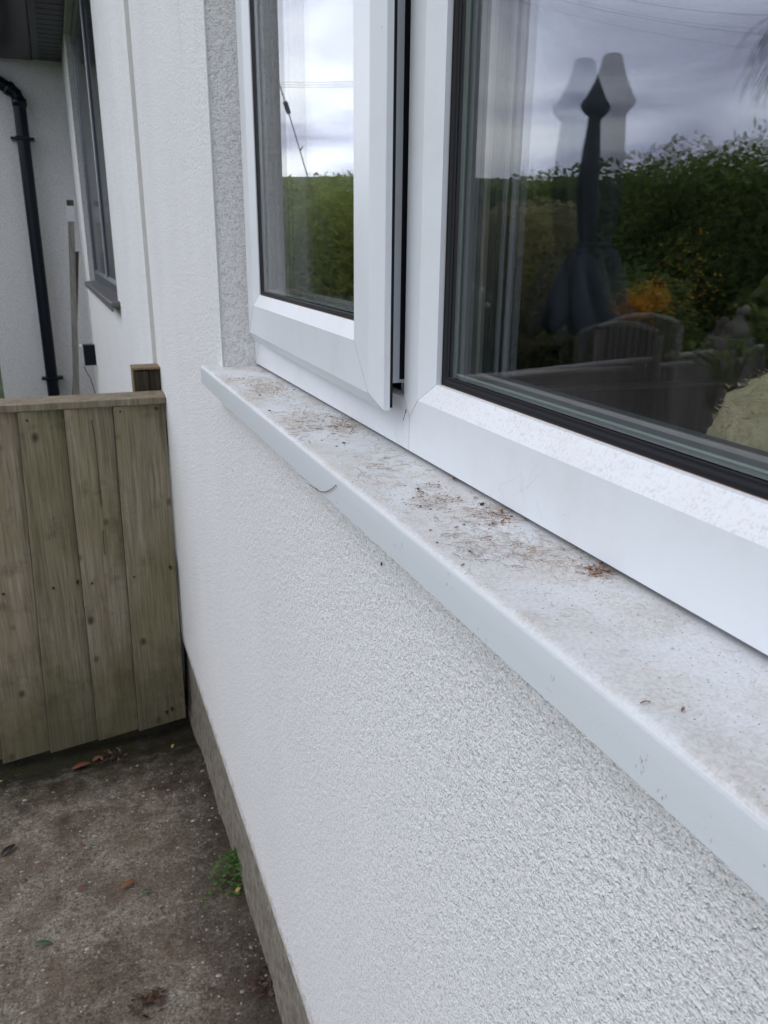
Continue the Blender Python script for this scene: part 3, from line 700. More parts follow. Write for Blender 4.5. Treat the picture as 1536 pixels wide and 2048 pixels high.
# ================================================================== ground
def gh(x, y):      # metres
    h = .010 * mn.noise(Vector((x * 2.1, y * 2.1, 0))) + .006 * mn.noise(Vector((x * 9, y * 9, 3))) + .0025 * mn.noise(Vector((x * 40, y * 40, 7)))
    # soil banked against the wall foot
    d = max(0, 1 - (1.06 * S - x) / .07)
    h += .02 * min(1, d) * (0.6 + .8 * mn.noise(Vector((y * 6, 1, 1))))
    h += .015 * math.exp(-((y - 1.25) / .35) ** 2) - .028 * min(1, max(0, (y - 1.86) / .12))
    return h
bm = B(); nx, ny = 110, 230; X0, X1, YA, YB = -1.3, .27, -.3, 3.1; g = []
for i in range(nx + 1):
    row = []
    for j in range(ny + 1):
        x = X0 + (X1 - X0) * i / nx; y = YA + (YB - YA) * j / ny
        edge = min(1, 8 * (x - X0), 6 * (YB - y), 6 * (y - YA))
        row.append(bm.verts.new((x, y, .004 + gh(x, y) * max(0, edge))))
    g.append(row)
for i in range(nx):
    for j in range(ny): bm.faces.new((g[i][j], g[i + 1][j], g[i + 1][j + 1], g[i][j + 1]))
tag(link('path', bm, m_conc, None, True), 'worn brown concrete path with grit and moss at the foot of the white wall', None, None, 'structure')
bm = B(); bm.faces.new([bm.verts.new(p) for p in ((-900, -900, -.07), (900, -900, -.07), (900, 900, -.07), (-900, 900, -.07))])
tag(link('ground', bm, m_lawn), 'garden ground reaching the horizon', None, None, 'structure')

rnd = random.Random(5)
# grit
bm = B()
def blob(bm, p, r, rnd):
    k = 6; rot = rnd.random() * 6.28; e1 = rnd.uniform(.6, 1.2); e2 = rnd.uniform(.5, .9)
    top = bm.verts.new((p[0], p[1], p[2] + r * .6)); ring = []
    for i in range(k):
        t = rot + 6.283 * i / k; q = rnd.uniform(.8, 1.15)
        ring.append(bm.verts.new((p[0] + math.cos(t) * r * q * e1, p[1] + math.sin(t) * r * q * e2, p[2] + r * .15)))
    low = [bm.verts.new((v.co.x, v.co.y, p[2] - r * .4)) for v in ring]
    for i in range(k):
        bm.faces.new((ring[i], ring[(i + 1) % k], top)); bm.faces.new((low[i], low[(i + 1) % k], ring[(i + 1) % k], ring[i]))
for i in range(11000):
    x = rnd.uniform(-.55, .235); y = rnd.uniform(.35, 2.05); 
    if mn.noise(Vector((x * 5, y * 5, 9))) + rnd.uniform(-.5, .5) < max(0, (y - 1.6) * 1.6): continue
    r = abs(rnd.gauss(0, .0018)) + .0007
    if rnd.random() < .02: r *= 2.2
    blob(bm, (x, y, .004 + gh(x, y)), r, rnd)
tag(link('grit', bm, m_pebble), 'fine grit and small stones scattered on the concrete', None, None, 'stuff')

# fallen leaves on the path
def leaf_mesh(L, W, curl=.25, seed=0, point=1.0, nseg=6):
    bm = B(); r = random.Random(seed); rows = []
    for i in range(nseg + 1):
        t = i / nseg; w = W * math.sin(math.pi * min(1, t * .92 + .04)) ** .8 * (1 - .3 * t * point) * .5
        z = curl * L * math.sin(t * math.pi) * .3 + r.uniform(-.01, .01) * L
        rows.append([bm.verts.new((t * L - L / 2, -w, z + curl * W * .35)), bm.verts.new((t * L - L / 2, r.uniform(-.03, .03) * W, z)), bm.verts.new((t * L - L / 2, w, z + curl * W * .35))])
    for a, b in zip(rows, rows[1:]):
        for k in range(2): bm.faces.new((a[k], b[k], b[k + 1], a[k + 1]))
    return bm
def put_leaf(name, bm, m, loc, rot, label, cat, group=None):
    o = link(name, bm, m, None, True); o.location = loc; o.rotation_euler = rot
    so_ = o.modifiers.new('thick', 'SOLIDIFY'); so_.thickness = .0003
    return tag(o, label, cat, group)
def gp(px, py):
    p = on(px, py, 2, GZ + .02); v = M(p); v.z = .006 + gh(v.x, v.y) + .004; return v
for k, (px, py, L, W, mm_, rz, lab) in enumerate([
    (163, 1530, .05, .026, m_dleafred, .1, 'large dark red fallen leaf near the gate foot'),
    (192, 1507, .026, .014, m_dleaf, .7, 'small orange brown fallen leaf just under the gate edge'),
    (345, 1486, .018, .009, m_dleafyel, 1.2, 'tiny yellow fallen leaf on the mossy patch by the gate'),
    (90, 1903, .032, .013, m_dleafgreen, -.2, 'green fallen leaf lying alone on the concrete'),
    (166, 1787, .020, .012, m_dleafred, .4, 'small curled red leaf with a pale tip in mid path'),
    (258, 1782, .034, .014, m_dleaf, .5, 'crumpled brown leaf in the middle of the path'),
    (294, 1799, .024, .009, m_dleafgreen, -.1, 'dull olive leaf scrap beside the crumpled brown leaf'),
    (18, 1708, .036, .02, m_insect, .6, 'blackened curled leaf at the left edge of the path'),
    (163, 1697, .014, .008, m_dleafred, 2.0, 'tiny reddish leaf scrap above the mid path'),
    (478, 1802, .016, .01, m_dleafyel, .5, 'small yellowish leaf below the green weed')]):
    put_leaf('fallen_leaf', leaf_mesh(L, W, .3, k), mm_, gp(px, py), (rnd.uniform(-.2, .2), rnd.uniform(-.2, .2), rz), lab, 'leaf', 'leaves fallen on the path')
# brown leaf litter clumps
for k, (px, py, R_, n_, lab) in enumerate([(300, 2020, .035, 60, 'clump of wet brown leaf litter at the bottom of the path'), (540, 1985, .04, 60, 'brown litter caught along the wall foot'), (225, 1505, .05, 40, 'dark litter under the gate bottom')]):
    c = gp(px, py); bm = B()
    for i in range(n_):
        a, d = rnd.random() * 6.28, R_ * rnd.random() ** .6; p = Vector((c.x + math.cos(a) * d, c.y + math.sin(a) * d * .8, c.z + rnd.uniform(-.002, .005)))
        u = Vector((rnd.gauss(0, 1), rnd.gauss(0, 1), rnd.gauss(0, .4))).normalized() * rnd.uniform(.004, .011); w = u.cross(Vector((rnd.gauss(0, .4), rnd.gauss(0, .4), 1))).normalized() * u.length * .45
        bm.faces.new([bm.verts.new(p - u), bm.verts.new(p + w), bm.verts.new(p + u), bm.verts.new(p - w)])
    tag(link('leaf_litter', bm, m_litter, None, recalc=False), lab, None, None, 'stuff')
# weed
wd = thing('weed', 'small bright green ferny weed growing at the foot of the wall', 'weed', gp(486, 1760))
wl_bm, st_bm = B(), B()
base_p = gp(492, 1740); base_p.z -= .004
def frond(tip, sag, L0=.0145):
    pts = []
    for i in range(9):
        t = i / 8; p = base_p.lerp(tip, t); p.z += sag * math.sin(math.pi * t) ; pts.append(p)
    tube(st_bm, pts, .0009, 5, r1=.0004)
    for i in range(2, 9):
        p = pts[i]; d = (pts[i] - pts[i - 1]).normalized()
        for sgn in (-1, 1):
            side = d.cross(Vector((0, 0, 1))).normalized() * sgn
            L = L0 * (1.1 - .06 * i) * rnd.uniform(.8, 1.2)
            for q in range(3):
                dirv = (side * (1 - .25 * q) + d * (.3 + .35 * q) + Vector((0, 0, rnd.uniform(-.2, .35)))).normalized()
                a = p; b = p + dirv * L * (1 - .12 * q); w = dirv.cross(Vector((0, 0, 1))).normalized() * L * .24
                mid = a.lerp(b, .6)
                wl_bm.faces.new([wl_bm.verts.new(a), wl_bm.verts.new(mid + w), wl_bm.verts.new(b), wl_bm.verts.new(mid - w)])
for (px, py, hz, sg) in ((462, 1716, .055, .02), (420, 1752, .035, .03), (410, 1800, .02, .03), (440, 1775, .03, .035), (468, 1820, .015, .02), (478, 1745, .06, .02), (455, 1800, .02, .03)):
    r = wray(px, py); zt = GZ + hz / S; p = r * (zt / r[2]); frond(M(p), sg)
link('leaves', wl_bm, m_weed, wd, recalc=False); link('stem', st_bm, m_weed, wd, True)

# ================================================================== debris on the sill
def sp_(px, py, lift=0.0):
    r = wray(px, py); t = -.777 / r[2]; v = M(r * t); v.z += lift; return v
slope = math.atan(.07)
def lerp_sill(y, x):   # units
    return M((x, y, sz(x)))
# fine fibres as stuff, thick where the photograph shows patches
bm = B(); bs_ = B()
def fibre(bm, p, L, r, curl, rnd, z=.0006):
    a = rnd.random() * 6.283; pts = []; q = Vector(p)
    for i in range(6):
        pts.append(q + Vector((0, 0, z + rnd.uniform(0, z)))); a += rnd.gauss(0, curl)
        st = Vector((math.cos(a), math.sin(a), 0)) * L / 5; st.z = 0; q = q + st
    tube(bm, pts, r, 3, cap=False)
patches = [(530, 775, 60, 18, 170, m_straw), (690, 850, 45, 20, 120, m_root), (600, 850, 70, 35, 120, m_root), (860, 1000, 60, 30, 90, m_root), (985, 1035, 60, 30, 130, m_root), (1050, 1095, 90, 50, 150, m_root), (1200, 1140, 42, 18, 120, m_root), (950, 1090, 80, 40, 110, m_root), (770, 930, 80, 40, 70, m_root), (600, 738, 1, 1, 0, m_root), (545, 745, 35, 6, 40, m_root), (1150, 1120, 60, 30, 60, m_root)]
for (px, py, sx, sy, n_, mm_) in patches:
    tgt = bs_ if mm_ is m_straw else bm
    for i in range(n_):
        qx, qy = rnd.gauss(px, sx * .5), rnd.gauss(py, sy * .5)
        p = sp_(qx, qy)
        if not (.90 < p.x / S < 1.235): continue
        sc = max(.3, p.y / (2.0 * S))
        fibre(tgt, p, rnd.uniform(.004, .012) * min(1.3, sc + .2), rnd.uniform(.00004, .00011) * (.7 + .5 * sc), .6, rnd)
for i in range(800):
    yy = rnd.random() ** .7 * 4.3 + .7; p = M((rnd.uniform(.91, 1.23), yy, 0)); p.z = M((0, 0, sz(p.x / S))).z
    if mn.noise(p * 9) < -.05: continue
    fibre(bm if rnd.random() < .6 else bs_, p, rnd.uniform(.003, .009), rnd.uniform(.00003, .00007) * (1 + yy * .15), .6, rnd)
tag(link('root_fibres', bm, m_root), 'fine brown root fibres and web scraps lying along the white sill', None, None, 'stuff')
tag(link('straw_crumbs', bs_, m_straw), 'straw coloured crumbs at the far end of the white sill', None, None, 'stuff')
# crumbs
bm = B()
for (px, py, sx, sy, n_) in ((530, 775, 50, 14, 120), (690, 850, 50, 22, 70), (985, 1030, 50, 24, 60), (1200, 1140, 40, 14, 70), (860, 1000, 90, 40, 60), (650, 830, 80, 40, 60)):
    for i in range(n_):
        p = sp_(rnd.gauss(px, sx * .5), rnd.gauss(py, sy * .5))
        if .90 < p.x / S < 1.235: blob(bm, p, rnd.uniform(.0003, .0011), rnd)
for i in range(2600):
    yy = .6 + 4.6 * rnd.random() ** 1.3; xx = rnd.uniform(.89, 1.24)
    if mn.noise(Vector((xx * 5, yy * 2.2, 3))) + rnd.uniform(-.35, .35) < 0: continue
    blob(bm, M((xx, yy, -.777)), rnd.uniform(.00012, .00038) * (1 + .25 * yy), rnd)
tag(link('dirt_crumbs', bm, m_root), 'dark dirt crumbs scattered along the white sill', None, None, 'stuff')
for k, (px, py, L, W, rz, lab) in enumerate([
    (842, 987, .0062, .0030, .3, 'pointed brown leaf flake on the sill below a black seed'), (858, 969, .004, .002, 1.2, 'small brown flake beside the black seed'), (877, 972, .003, .002, 2.0, 'small pale flake right of the black seed on the sill'),
    (908, 961, .0042, .0034, .5, 'round tan seed husk leaning on the window frame'), (918, 998, .0030, .0022, .3, 'tan flake on the sill left of the dead spider'),
    (950, 998, .004, .0025, .8, 'amber flake touching the black insect near the frame'), (1002, 1025, .006, .003, 1.3, 'large curled tan flake against the window frame'),
    (1006, 1045, .004, .0025, .4, 'thin tan flake hanging off the curled flake'), (985, 1050, .004, .0025, .9, 'amber flake among the root fibres'), (913, 1058, .0035, .0017, .2, 'reddish brown flake on the middle of the sill'),
    (1050, 1041, .0035, .002, 1.5, 'orange brown flake wedged at the frame joint'), (926, 1133, .003, .0015, .1, 'lone dark brown flake near the sill front'),
    (1180, 1140, .005, .0024, .6, 'brown flake at the left of the rusty heap'), (1200, 1130, .0048, .0026, 1.3, 'upright brown flake in the rusty heap by the frame'), (1215, 1146, .004, .002, 2.2, 'brown flake at the right of the rusty heap'), (1188, 1152, .004, .002, .1, 'low brown flake in front of the rusty heap'),
    (1290, 1408, .0055, .0009, .1, 'long thin brown stalk flake near the near end of the sill'), (1365, 1423, .0035, .0014, .5, 'small rusty flake on the clean near part of the sill')]):
    put_leaf('dead_flake', leaf_mesh(L, W, .35, 40 + k), m_dleaf, sp_(px, py, .0008), (rnd.uniform(-.3, .3), rnd.uniform(-.3, .3), rz), lab, 'leaf flake', 'dry flakes on the sill')
bm = B()
for (px, py, n_) in ((1285, 1520, 9), (1325, 1600, 9), (970, 1275, 5), (440, 800, 3), (488, 818, 4), (800, 1090, 5), (1100, 1370, 5), (660, 990, 4), (1420, 1640, 3), (900, 1170, 4)):
    for k in range(n_):
        q = M(on(px + rnd.gauss(0, 8), py + rnd.gauss(0, 16), 0, .8725)); L_ = rnd.uniform(.0004, .0022)
        tube(bm, [q, q + Vector((0, rnd.uniform(-.0003, .0003), -L_))], .00007, 3)
tag(link('lip_specks', bm, m_root), 'thin dark run marks and specks on the front lip of the white sill', None, None, 'stuff')
# insects and seeds
def insect(p, s, rz):
    bm = B(); bmesh.ops.create_icosphere(bm, subdivisions=2, radius=1)
    for v in bm.verts: v.co = Vector((v.co.x * s, v.co.y * s * .5, v.co.z * s * .45))
    for q in range(5):
        a = rz + q * 1.25; tube(bm, [(0, 0, 0), (math.cos(a) * s * 1.1, math.sin(a) * s * 1.1, s * .4), (math.cos(a) * s * 1.7, math.sin(a) * s * 1.7, -s * .3)], s * .07, 3)
    o = link('dead_insect', bm, m_insect, None, True); o.location = p; o.rotation_euler = (0, 0, rz); return o
for k, (px, py, s, lab) in enumerate([
    (836, 979, .0016, 'black seed above the pointed leaf flake'), (964, 1010, .0022, 'dead black spider curled by the window frame'), (826, 997, .0008, 'tiny black speck left of the leaf flake'),
    (861, 1019, .0009, 'tiny black speck below the leaf flake'), (861, 1061, .0009, 'tiny black insect near the sill edge, midway'), (874, 1086, .0009, 'tiny black insect closest to the sill edge'),
    (928, 1050, .0009, 'tiny black insect amid the fine fibres'), (940, 1104, .0011, 'small black insect above the lone dark flake'), (980, 1080, .0008, 'black speck between fibres'), (1022, 1033, .0009, 'black speck at the dark frame joint'),
    (688, 887, .0016, 'small black fly lying on the middle sill'), (673, 893, .0010, 'small black speck left of the fly'), (644, 881, .001, 'black speck beyond the fly'), (539, 822, .0014, 'black speck at the far sill by the edge'),
    (478, 757, .0012, 'black seed in the straw patch, far left'), (487, 757, .0012, 'black seed second in the straw patch'), (520, 791, .0015, 'largest black seed at the front of the straw patch'), (588, 780, .0014, 'black seed at the frame end of the straw patch')]):
    insect(sp_(px, py, s * .35), s, rnd.random() * 6)
    tag(bpy.context.scene.collection.objects[-1], lab, 'insect', 'black specks and dead insects on the sill')
# twig hanging over the sill lip
def lip(px, py, x=.868): return M(on(px, py, 0, x))
bm = B(); tube(bm, [lip(619, 969), lip(628, 975), lip(638, 983), lip(650, 984), lip(660, 980), lip(668, 974), lip(672, 970)], .00035, 5); tube(bm, [lip(638, 983), lip(632, 976)], .0002, 4)
tag(link('twig', bm, m_dleafred, None, True), 'thin reddish twig stuck across the lip of the sill', 'twig')
bm = B(); tube(bm, [M(on(812, 818, 0, 1.215)), M(on(811, 825, 0, 1.21)), M(on(807, 838, 0, 1.212)), M(on(806, 841, 0, 1.214))], .00028, 4)
tube(bm, [M(on(812, 818, 0, 1.215)), M(on(812, 826, 0, 1.212))], .00028, 4)
tag(link('twig', bm, m_insect, None, True), 'tiny dark stalk hanging from web under the open sash corner', 'twig')
o = insect(M(on(763, 1128, 0, .992)), .0016, 1.0); o.rotation_euler = (0, math.pi / 2, 1); tag(o, 'small fly resting on the white render below the sill', 'insect')
# cobweb strands on the lower frame
bm = B()
for k in range(16):
    px, py = rnd.uniform(965, 1085), rnd.uniform(950, 1060); pts = []
    a = rnd.uniform(-1.8, -1.2) if rnd.random() < .6 else rnd.uniform(-.6, .6)
    for i in range(6):
        pts.append(M(on(px, py, 0, 1.2255))); px += math.cos(a) * 8; py += math.sin(a) * 8; a += rnd.gauss(0, .3)
        if py > .57 * px + 430: break
    if len(pts) > 1: tube(bm, pts, .00005, 3, cap=False)
for k in range(9):
    px = rnd.uniform(560, 830); y0_ = .5738 * (px - 512.3) + 722; a = rnd.uniform(-2.2, -1.0); pts = []
    for i in range(5): pts.append(M(on(px, y0_, 0, 1.2255))); px += math.cos(a) * 6; y0_ += math.sin(a) * 6; a += rnd.gauss(0, .3)
    tube(bm, pts, .00006, 3, cap=False)
tag(link('cobweb', bm, m_web), 'faint cobweb strands on the white lower window frame', None, None, 'stuff')

# ================================================================== the garden (seen reflected in the panes)
GPX = GX
def refl(px, py, dist):          # where the reflected sight line stands after dist metres
    r = wray(px, py); h = r * (GPX / r[0]); return M(h) + Vector((-r[0], r[1], r[2])) * dist
def reflS(px, py, dist):         # the same for the slightly open sash
    r = wray(px, py); nv = np.array([math.cos(TH), -math.sin(TH), 0.0]); g0 = np.array([FA[0], FA[1], 0]) + nv * .048
    h = r * ((g0 @ nv) / (r @ nv)); q = r - 2 * (r @ nv) * nv
    return M(h) + Vector(q) * dist
def refl_z(px, py, z):           # ... where it reaches height z (metres)
    r = wray(px, py); h = M(r * (GPX / r[0])); t = (z - h.z) / r[2]; return h + Vector((-r[0], r[1], r[2])) * t
m_leafy = leafmat('yellow_green_leaves', [(.14, .18, .04), (.24, .29, .07), (.34, .38, .11)])
def leafcloud(bm, c, rad, n, size, rnd, shell=.55, lump=.35, seed=0, flat=0.0):
    for i in range(n):
        d = Vector((rnd.gauss(0, 1), rnd.gauss(0, 1), rnd.gauss(0, 1))).normalized()
        k = (1 + lump * mn.noise(d * 2.3 + Vector((seed, 0, 0))) * 1.6) * (shell + (1 - shell) * rnd.random() ** .5)
        p = Vector((c[0] + d.x * rad[0] * k, c[1] + d.y * rad[1] * k, c[2] + d.z * rad[2] * k))
        if p.z < .02: continue
        s = size * rnd.uniform(.6, 1.4)
        u = Vector((rnd.gauss(0, 1), rnd.gauss(0, 1), rnd.gauss(0, .7))).normalized(); w = u.cross(Vector((rnd.gauss(0, 1), rnd.gauss(0, 1), rnd.gauss(0, 1)))).normalized()
        bm.faces.new([bm.verts.new(p - u * s), bm.verts.new(p + w * s * .45), bm.verts.new(p + u * s), bm.verts.new(p - w * s * .45)])
def shrub(name, label, cat, c, rad, n, size, m, seed, group=None, trunk=.03, lump=.35, extra=None):
    r = random.Random(seed); t = thing(name, label, cat, (c[0], c[1], 0), group)
    bm = B(); leafcloud(bm, c, rad, n, size, r, .45, lump, seed)
    if extra: extra(bm, r)
    link('crown', bm, m, t, recalc=False)
    bm = B()
    tube(bm, [(c[0], c[1], 0), (c[0] + .02, c[1], c[2] * .5), (c[0], c[1], c[2] + rad[2] * .4)], trunk, 7, r1=trunk * .4)
    for k in range(5):
        a = k * 1.3 + seed; z0 = c[2] * (.4 + .1 * k)
        tube(bm, [(c[0], c[1], z0), (c[0] + math.cos(a) * rad[0] * .35, c[1] + math.sin(a) * rad[1] * .35, z0 + rad[2] * .35), (c[0] + math.cos(a) * rad[0] * .7, c[1] + math.sin(a) * rad[1] * .7, z0 + rad[2] * .6)], trunk * .4, 5, r1=trunk * .12)
    link('trunk', bm, m_bark, t, True); return t
def spiky(c, rad, hmax, n):
    def f(bm, r):      # upright shoots on the crown top
        for k in range(n):
            a = r.random() * 6.28; d = r.random() ** .5 * .85
            x, y = c[0] + math.cos(a) * rad[0] * d, c[1] + math.sin(a) * rad[1] * d
            z = c[2] + rad[2] * math.sqrt(max(0, 1 - d * d)) * .95; hh = r.uniform(.3, 1) * hmax
            for q in range(9):
                zz = z + hh * q / 8; s = .05 * (1.2 - q / 9)
                for w in range(2):
                    an = r.random() * 6.28; u = Vector((math.cos(an), math.sin(an), r.uniform(-.5, .6))) * s * 1.6; v = Vector((-math.sin(an), math.cos(an), .2)) * s * .4
                    p = Vector((x, y, zz)); bm.faces.new([bm.verts.new(p), bm.verts.new(p + u * .5 + v), bm.verts.new(p + u), bm.verts.new(p + u * .5 - v)])
    return f
hedge = [ # px, py of crown top in the pane, distance, radius, light?
    (600, 352, 9.5, 1.25, 1), (705, 356, 8.6, 1.15, 1), (830, 360, 8.4, 1.1, 0), (950, 352, 8.0, 1.1, 0), (1060, 362, 7.8, 1.05, 0), (1150, 355, 7.6, 1.05, 0), (1250, 342, 7.4, 1.1, 1), (1350, 318, 7.2, 1.1, 0), (1450, 300, 7.0, 1.2, 0), (1560, 285, 7.0, 1.3, 0), (1700, 290, 7.0, 1.3, 0), (520, 350, 10.5, 1.2, 0)]
hl = ['pale hedge shrub reflected in the open sash, centre', 'bright hedge shrub reflected at the right of the open sash', 'hedge shrub mirrored behind the sash stile', 'dark shrub mirrored beside the left edge of the big pane', 'dark shrub mirrored left of the closed parasol', 'dark shrub mirrored directly behind the closed parasol', 'lighter green shrub mirrored just right of the parasol', 'dark shrub mirrored above the arched chair back', 'tall dark shrub mirrored above the garden statue', 'tall dark shrub mirrored at the right edge of the pane', 'tall shrub just beyond the mirrored view on the right', 'dark shrub mirrored at the left of the open sash']
for i, (px, py, dist, R_, lt) in enumerate(hedge):
    p = (reflS if i in (0, 1, 11) else refl)(px, py, dist); ztop = p.z; cz = ztop * .5
    c = (p.x, p.y, cz); rad = (R_ * .75, R_ * .75, ztop * .5)
    sashside = i in (0, 1, 11)
    shrub('hedge_shrub', hl[i], 'shrub', c, rad, 12000, .036, m_leafy if sashside else m_leafl if lt else m_leafd, 10 + i, 'hedge shrubs along the garden end', .05, .12 if sashside else .3, None if sashside else spiky(c, rad, .14, 22))
# far green hill seen over the hedge in the sash
bm = B(); prev = None
hp = reflS(640, 350, 120)
for k in range(25):
    a = -1.2 + 2.4 * k / 24; x = hp.x + 160 * math.sin(a) * 1.0; y = hp.y + 20 * math.cos(a * 2)
    h = hp.z + 2.5 * math.cos(a * 3 + 1) 
    cur = [bm.verts.new((x, y - 70, -2)), bm.verts.new((x, y, h)), bm.verts.new((x, y + 60, h + 2)), bm.verts.new((x, y + 140, -2))]
    if prev:
        for j in range(3): bm.faces.new((prev[j], cur[j], cur[j + 1], prev[j + 1]))
    prev = cur
tag(link('hill', bm, m_hill, None, True), 'low green hill on the horizon', None, None, 'structure')

# closed parasol ---------------------------------------------------
pd = 3.35
pt, pn = refl(1183, 112, pd), refl(1183, 212, pd)
pc = pt; z_tip = pt.z; z_cap = pn.z
par = thing('parasol', 'closed charcoal garden parasol mirrored in the big pane', 'parasol', (pc.x, pc.y, 0))
z_tie = refl(1160, 497, pd).z; z_bot = refl(1150, 640, pd).z
def fold(n_, amp):
    return lambda t, z, k: 1 + amp * math.sin(n_ * t + .3 * k) + .06 * math.sin(2.3 * t + k)
bm = B(); H = z_tip - z_cap
lathe(bm, (pc.x, pc.y, z_cap), [(.003, H), (.028, H * .985), (.042, H * .93), (.050, H * .75), (.065, H * .48), (.092, H * .14), (.108, .0), (.106, -.02), (.082, -.05)], 28, wob=fold(8, .05)); link('vent_cap', bm, m_fabric, par, True)
bm = B(); span = z_cap - z_tie
prof = [(.074, z_cap + .03), (.078, z_cap - span * .12), (.088, z_cap - span * .3), (.098, z_cap - span * .5), (.096, z_cap - span * .7), (.08, z_cap - span * .9), (.062, z_tie), (.10, z_tie - .03), (.14, z_tie - .12), (.175, z_bot + .09), (.205, z_bot), (.20, z_bot - .03)]
def pleat(t, z, k):
    f = abs(math.sin(4.5 * t + .55 * k + .4 * math.sin(2 * t)))
    lo = k >= 7
    return (1 + .03 * math.sin(2 * t + k)) * ((.62 if lo else .76) + (.46 if lo else .28) * f ** .7)
rg = lathe(bm, (pc.x, pc.y, 0), prof, 140, wob=pleat)
for q_, v_ in enumerate(rg[-1]): v_.co.z += .05 * math.sin(q_ * 9 / 140 * 6.283) + .03 * math.sin(q_ * 2 / 140 * 6.283 + 1)
for q_, v_ in enumerate(rg[-2]): v_.co.z += .03 * math.sin(q_ * 9 / 140 * 6.283)
link('canopy', bm, m_fabric, par, True)
bm = B(); lathe(bm, (pc.x, pc.y, z_tie), [(.07, -.014), (.077, -.012), (.077, .012), (.07, .014)], 24); link('tie_band', bm, m_fabric, par, True)
bm = B(); tube(bm, [(pc.x, pc.y, 0), (pc.x, pc.y, z_tip - .03)], .019, 12); link('pole', bm, m_pole, par, True)
bm = B(); lathe(bm, (pc.x, pc.y, 0), [(.26, .0), (.27, .05), (.2, .09), (.05, .11), (.04, .3), (.02, .3)], 24); link('base', bm, m_black, par, True)
bm = B(); kp = refl(1174, 214, pd - .1); bmesh.ops.create_icosphere(bm, subdivisions=2, radius=.012, matrix=Matrix.Translation(kp)); link('knob', bm, m_knob, par, True)

# orange shrub, olive dome shrub, statue, fence with coping, chair back, broad leaves, frond ----
p = refl(1255, 600, 4.6)
osb = shrub('flowering_shrub', 'shrub with orange flowers mirrored right of the parasol skirt', 'shrub', (p.x, p.y, p.z - .16), (.34, .34, .30), 2500, .03, m_leafd, 91, None, .02)
bm = B(); r_ = random.Random(3)
fp = refl(1268, 612, 4.25)
for i in range(600):
    p2 = Vector((fp.x + r_.gauss(0, .05), fp.y + r_.gauss(0, .05), fp.z + r_.gauss(0, .042)))
    s = r_.uniform(.009, .018); u = Vector((r_.gauss(0, 1), r_.gauss(0, 1), r_.gauss(0, 1))).normalized() * s; w = u.orthogonal().normalized() * s * .7
    bm.faces.new([bm.verts.new(p2 - u), bm.verts.new(p2 + w), bm.verts.new(p2 + u), bm.verts.new(p2 - w)])
tag(link('flowers', bm, m_orange, osb, recalc=False), kind='stuff')
p = refl(1370, 575, 4.3)
bm = B()
for i in range(80):
    p2 = Vector((p.x + r_.gauss(0, .1), p.y + r_.gauss(0, .1), p.z + r_.gauss(0, .16))); s = r_.uniform(.006, .013); u = Vector((r_.gauss(0, 1), r_.gauss(0, 1), r_.gauss(0, 1))).normalized() * s; w = u.orthogonal().normalized() * s * .7
    bm.faces.new([bm.verts.new(p2 - u), bm.verts.new(p2 + w), bm.verts.new(p2 + u), bm.verts.new(p2 - w)])
tag(link('flowers', bm, m_orange, osb, recalc=False), kind='stuff')
p = refl(1050, 560, 4.3)
shrub('rounded_shrub', 'pale olive dome shaped shrub mirrored left of the parasol', 'shrub', (p.x, p.y, p.z + .0), (.33, .33, .42), 9000, .022, m_leafo, 77, None, .03, .12)
# white flower heads
p = refl(968, 582, 3.9); wf = thing('white_flowers', 'tall stems with round white flower heads mirrored at the left of the pane', 'flowers', (p.x, p.y, 0))
st_ = B()
for px, py in ((958, 572), (975, 580), (971, 592), (985, 610), (950, 560)):
    q = refl(px, py, 3.9 + .03 * (px % 5)); tube(st_, [(p.x, p.y, 0), ((p.x + q.x) / 2, (p.y + q.y) / 2, q.z * .5), tuple(q)], .004, 5)
    hd = B(); bmesh.ops.create_icosphere(hd, subdivisions=2, radius=.018, matrix=Matrix.Translation(q)); link('flower_head', hd, m_whitefl, wf, True)
link('stem', st_, m_weed, wf, True); 
# garden wall / fence
zc_ = refl_z(1240, 722, .86).z
A, Bp = refl_z(900, 752, .88), refl_z(1560, 700, .88)
dv = (Bp - A); dv.z = 0; dvn = dv.normalized(); nrm = Vector((-dvn.y, dvn.x, 0))
if nrm.dot(Vector((-1, 1, 0))) < 0: nrm = -nrm
A2, B2 = A - dvn * 3.5, Bp + dvn * 4.0
fw = thing('garden_wall', 'low dark wall with pale coping running across the mirrored garden', 'wall', (A2.x, A2.y, 0))
def slab(bm, a, b, n, t0, t1, z0, z1):
    vs = [bm.verts.new(p_ + n * t + Vector((0, 0, z - p_.z))) for p_ in (a, b) for t in (t0, t1) for z in (z0, z1)]
    for f in ((0, 1, 3, 2), (4, 6, 7, 5), (0, 4, 5, 1), (2, 3, 7, 6), (0, 2, 6, 4), (1, 5, 7, 3)): bm.faces.new([vs[i] for i in f])
bm = B(); slab(bm, A2, B2, nrm, .0, .046, 0, .855); link('wall_face', bm, m_fencewall, fw)
bm = B(); slab(bm, A2, B2, nrm, -.004, .05, .856, .872); link('coping', bm, m_coping, fw, bevel=.004)
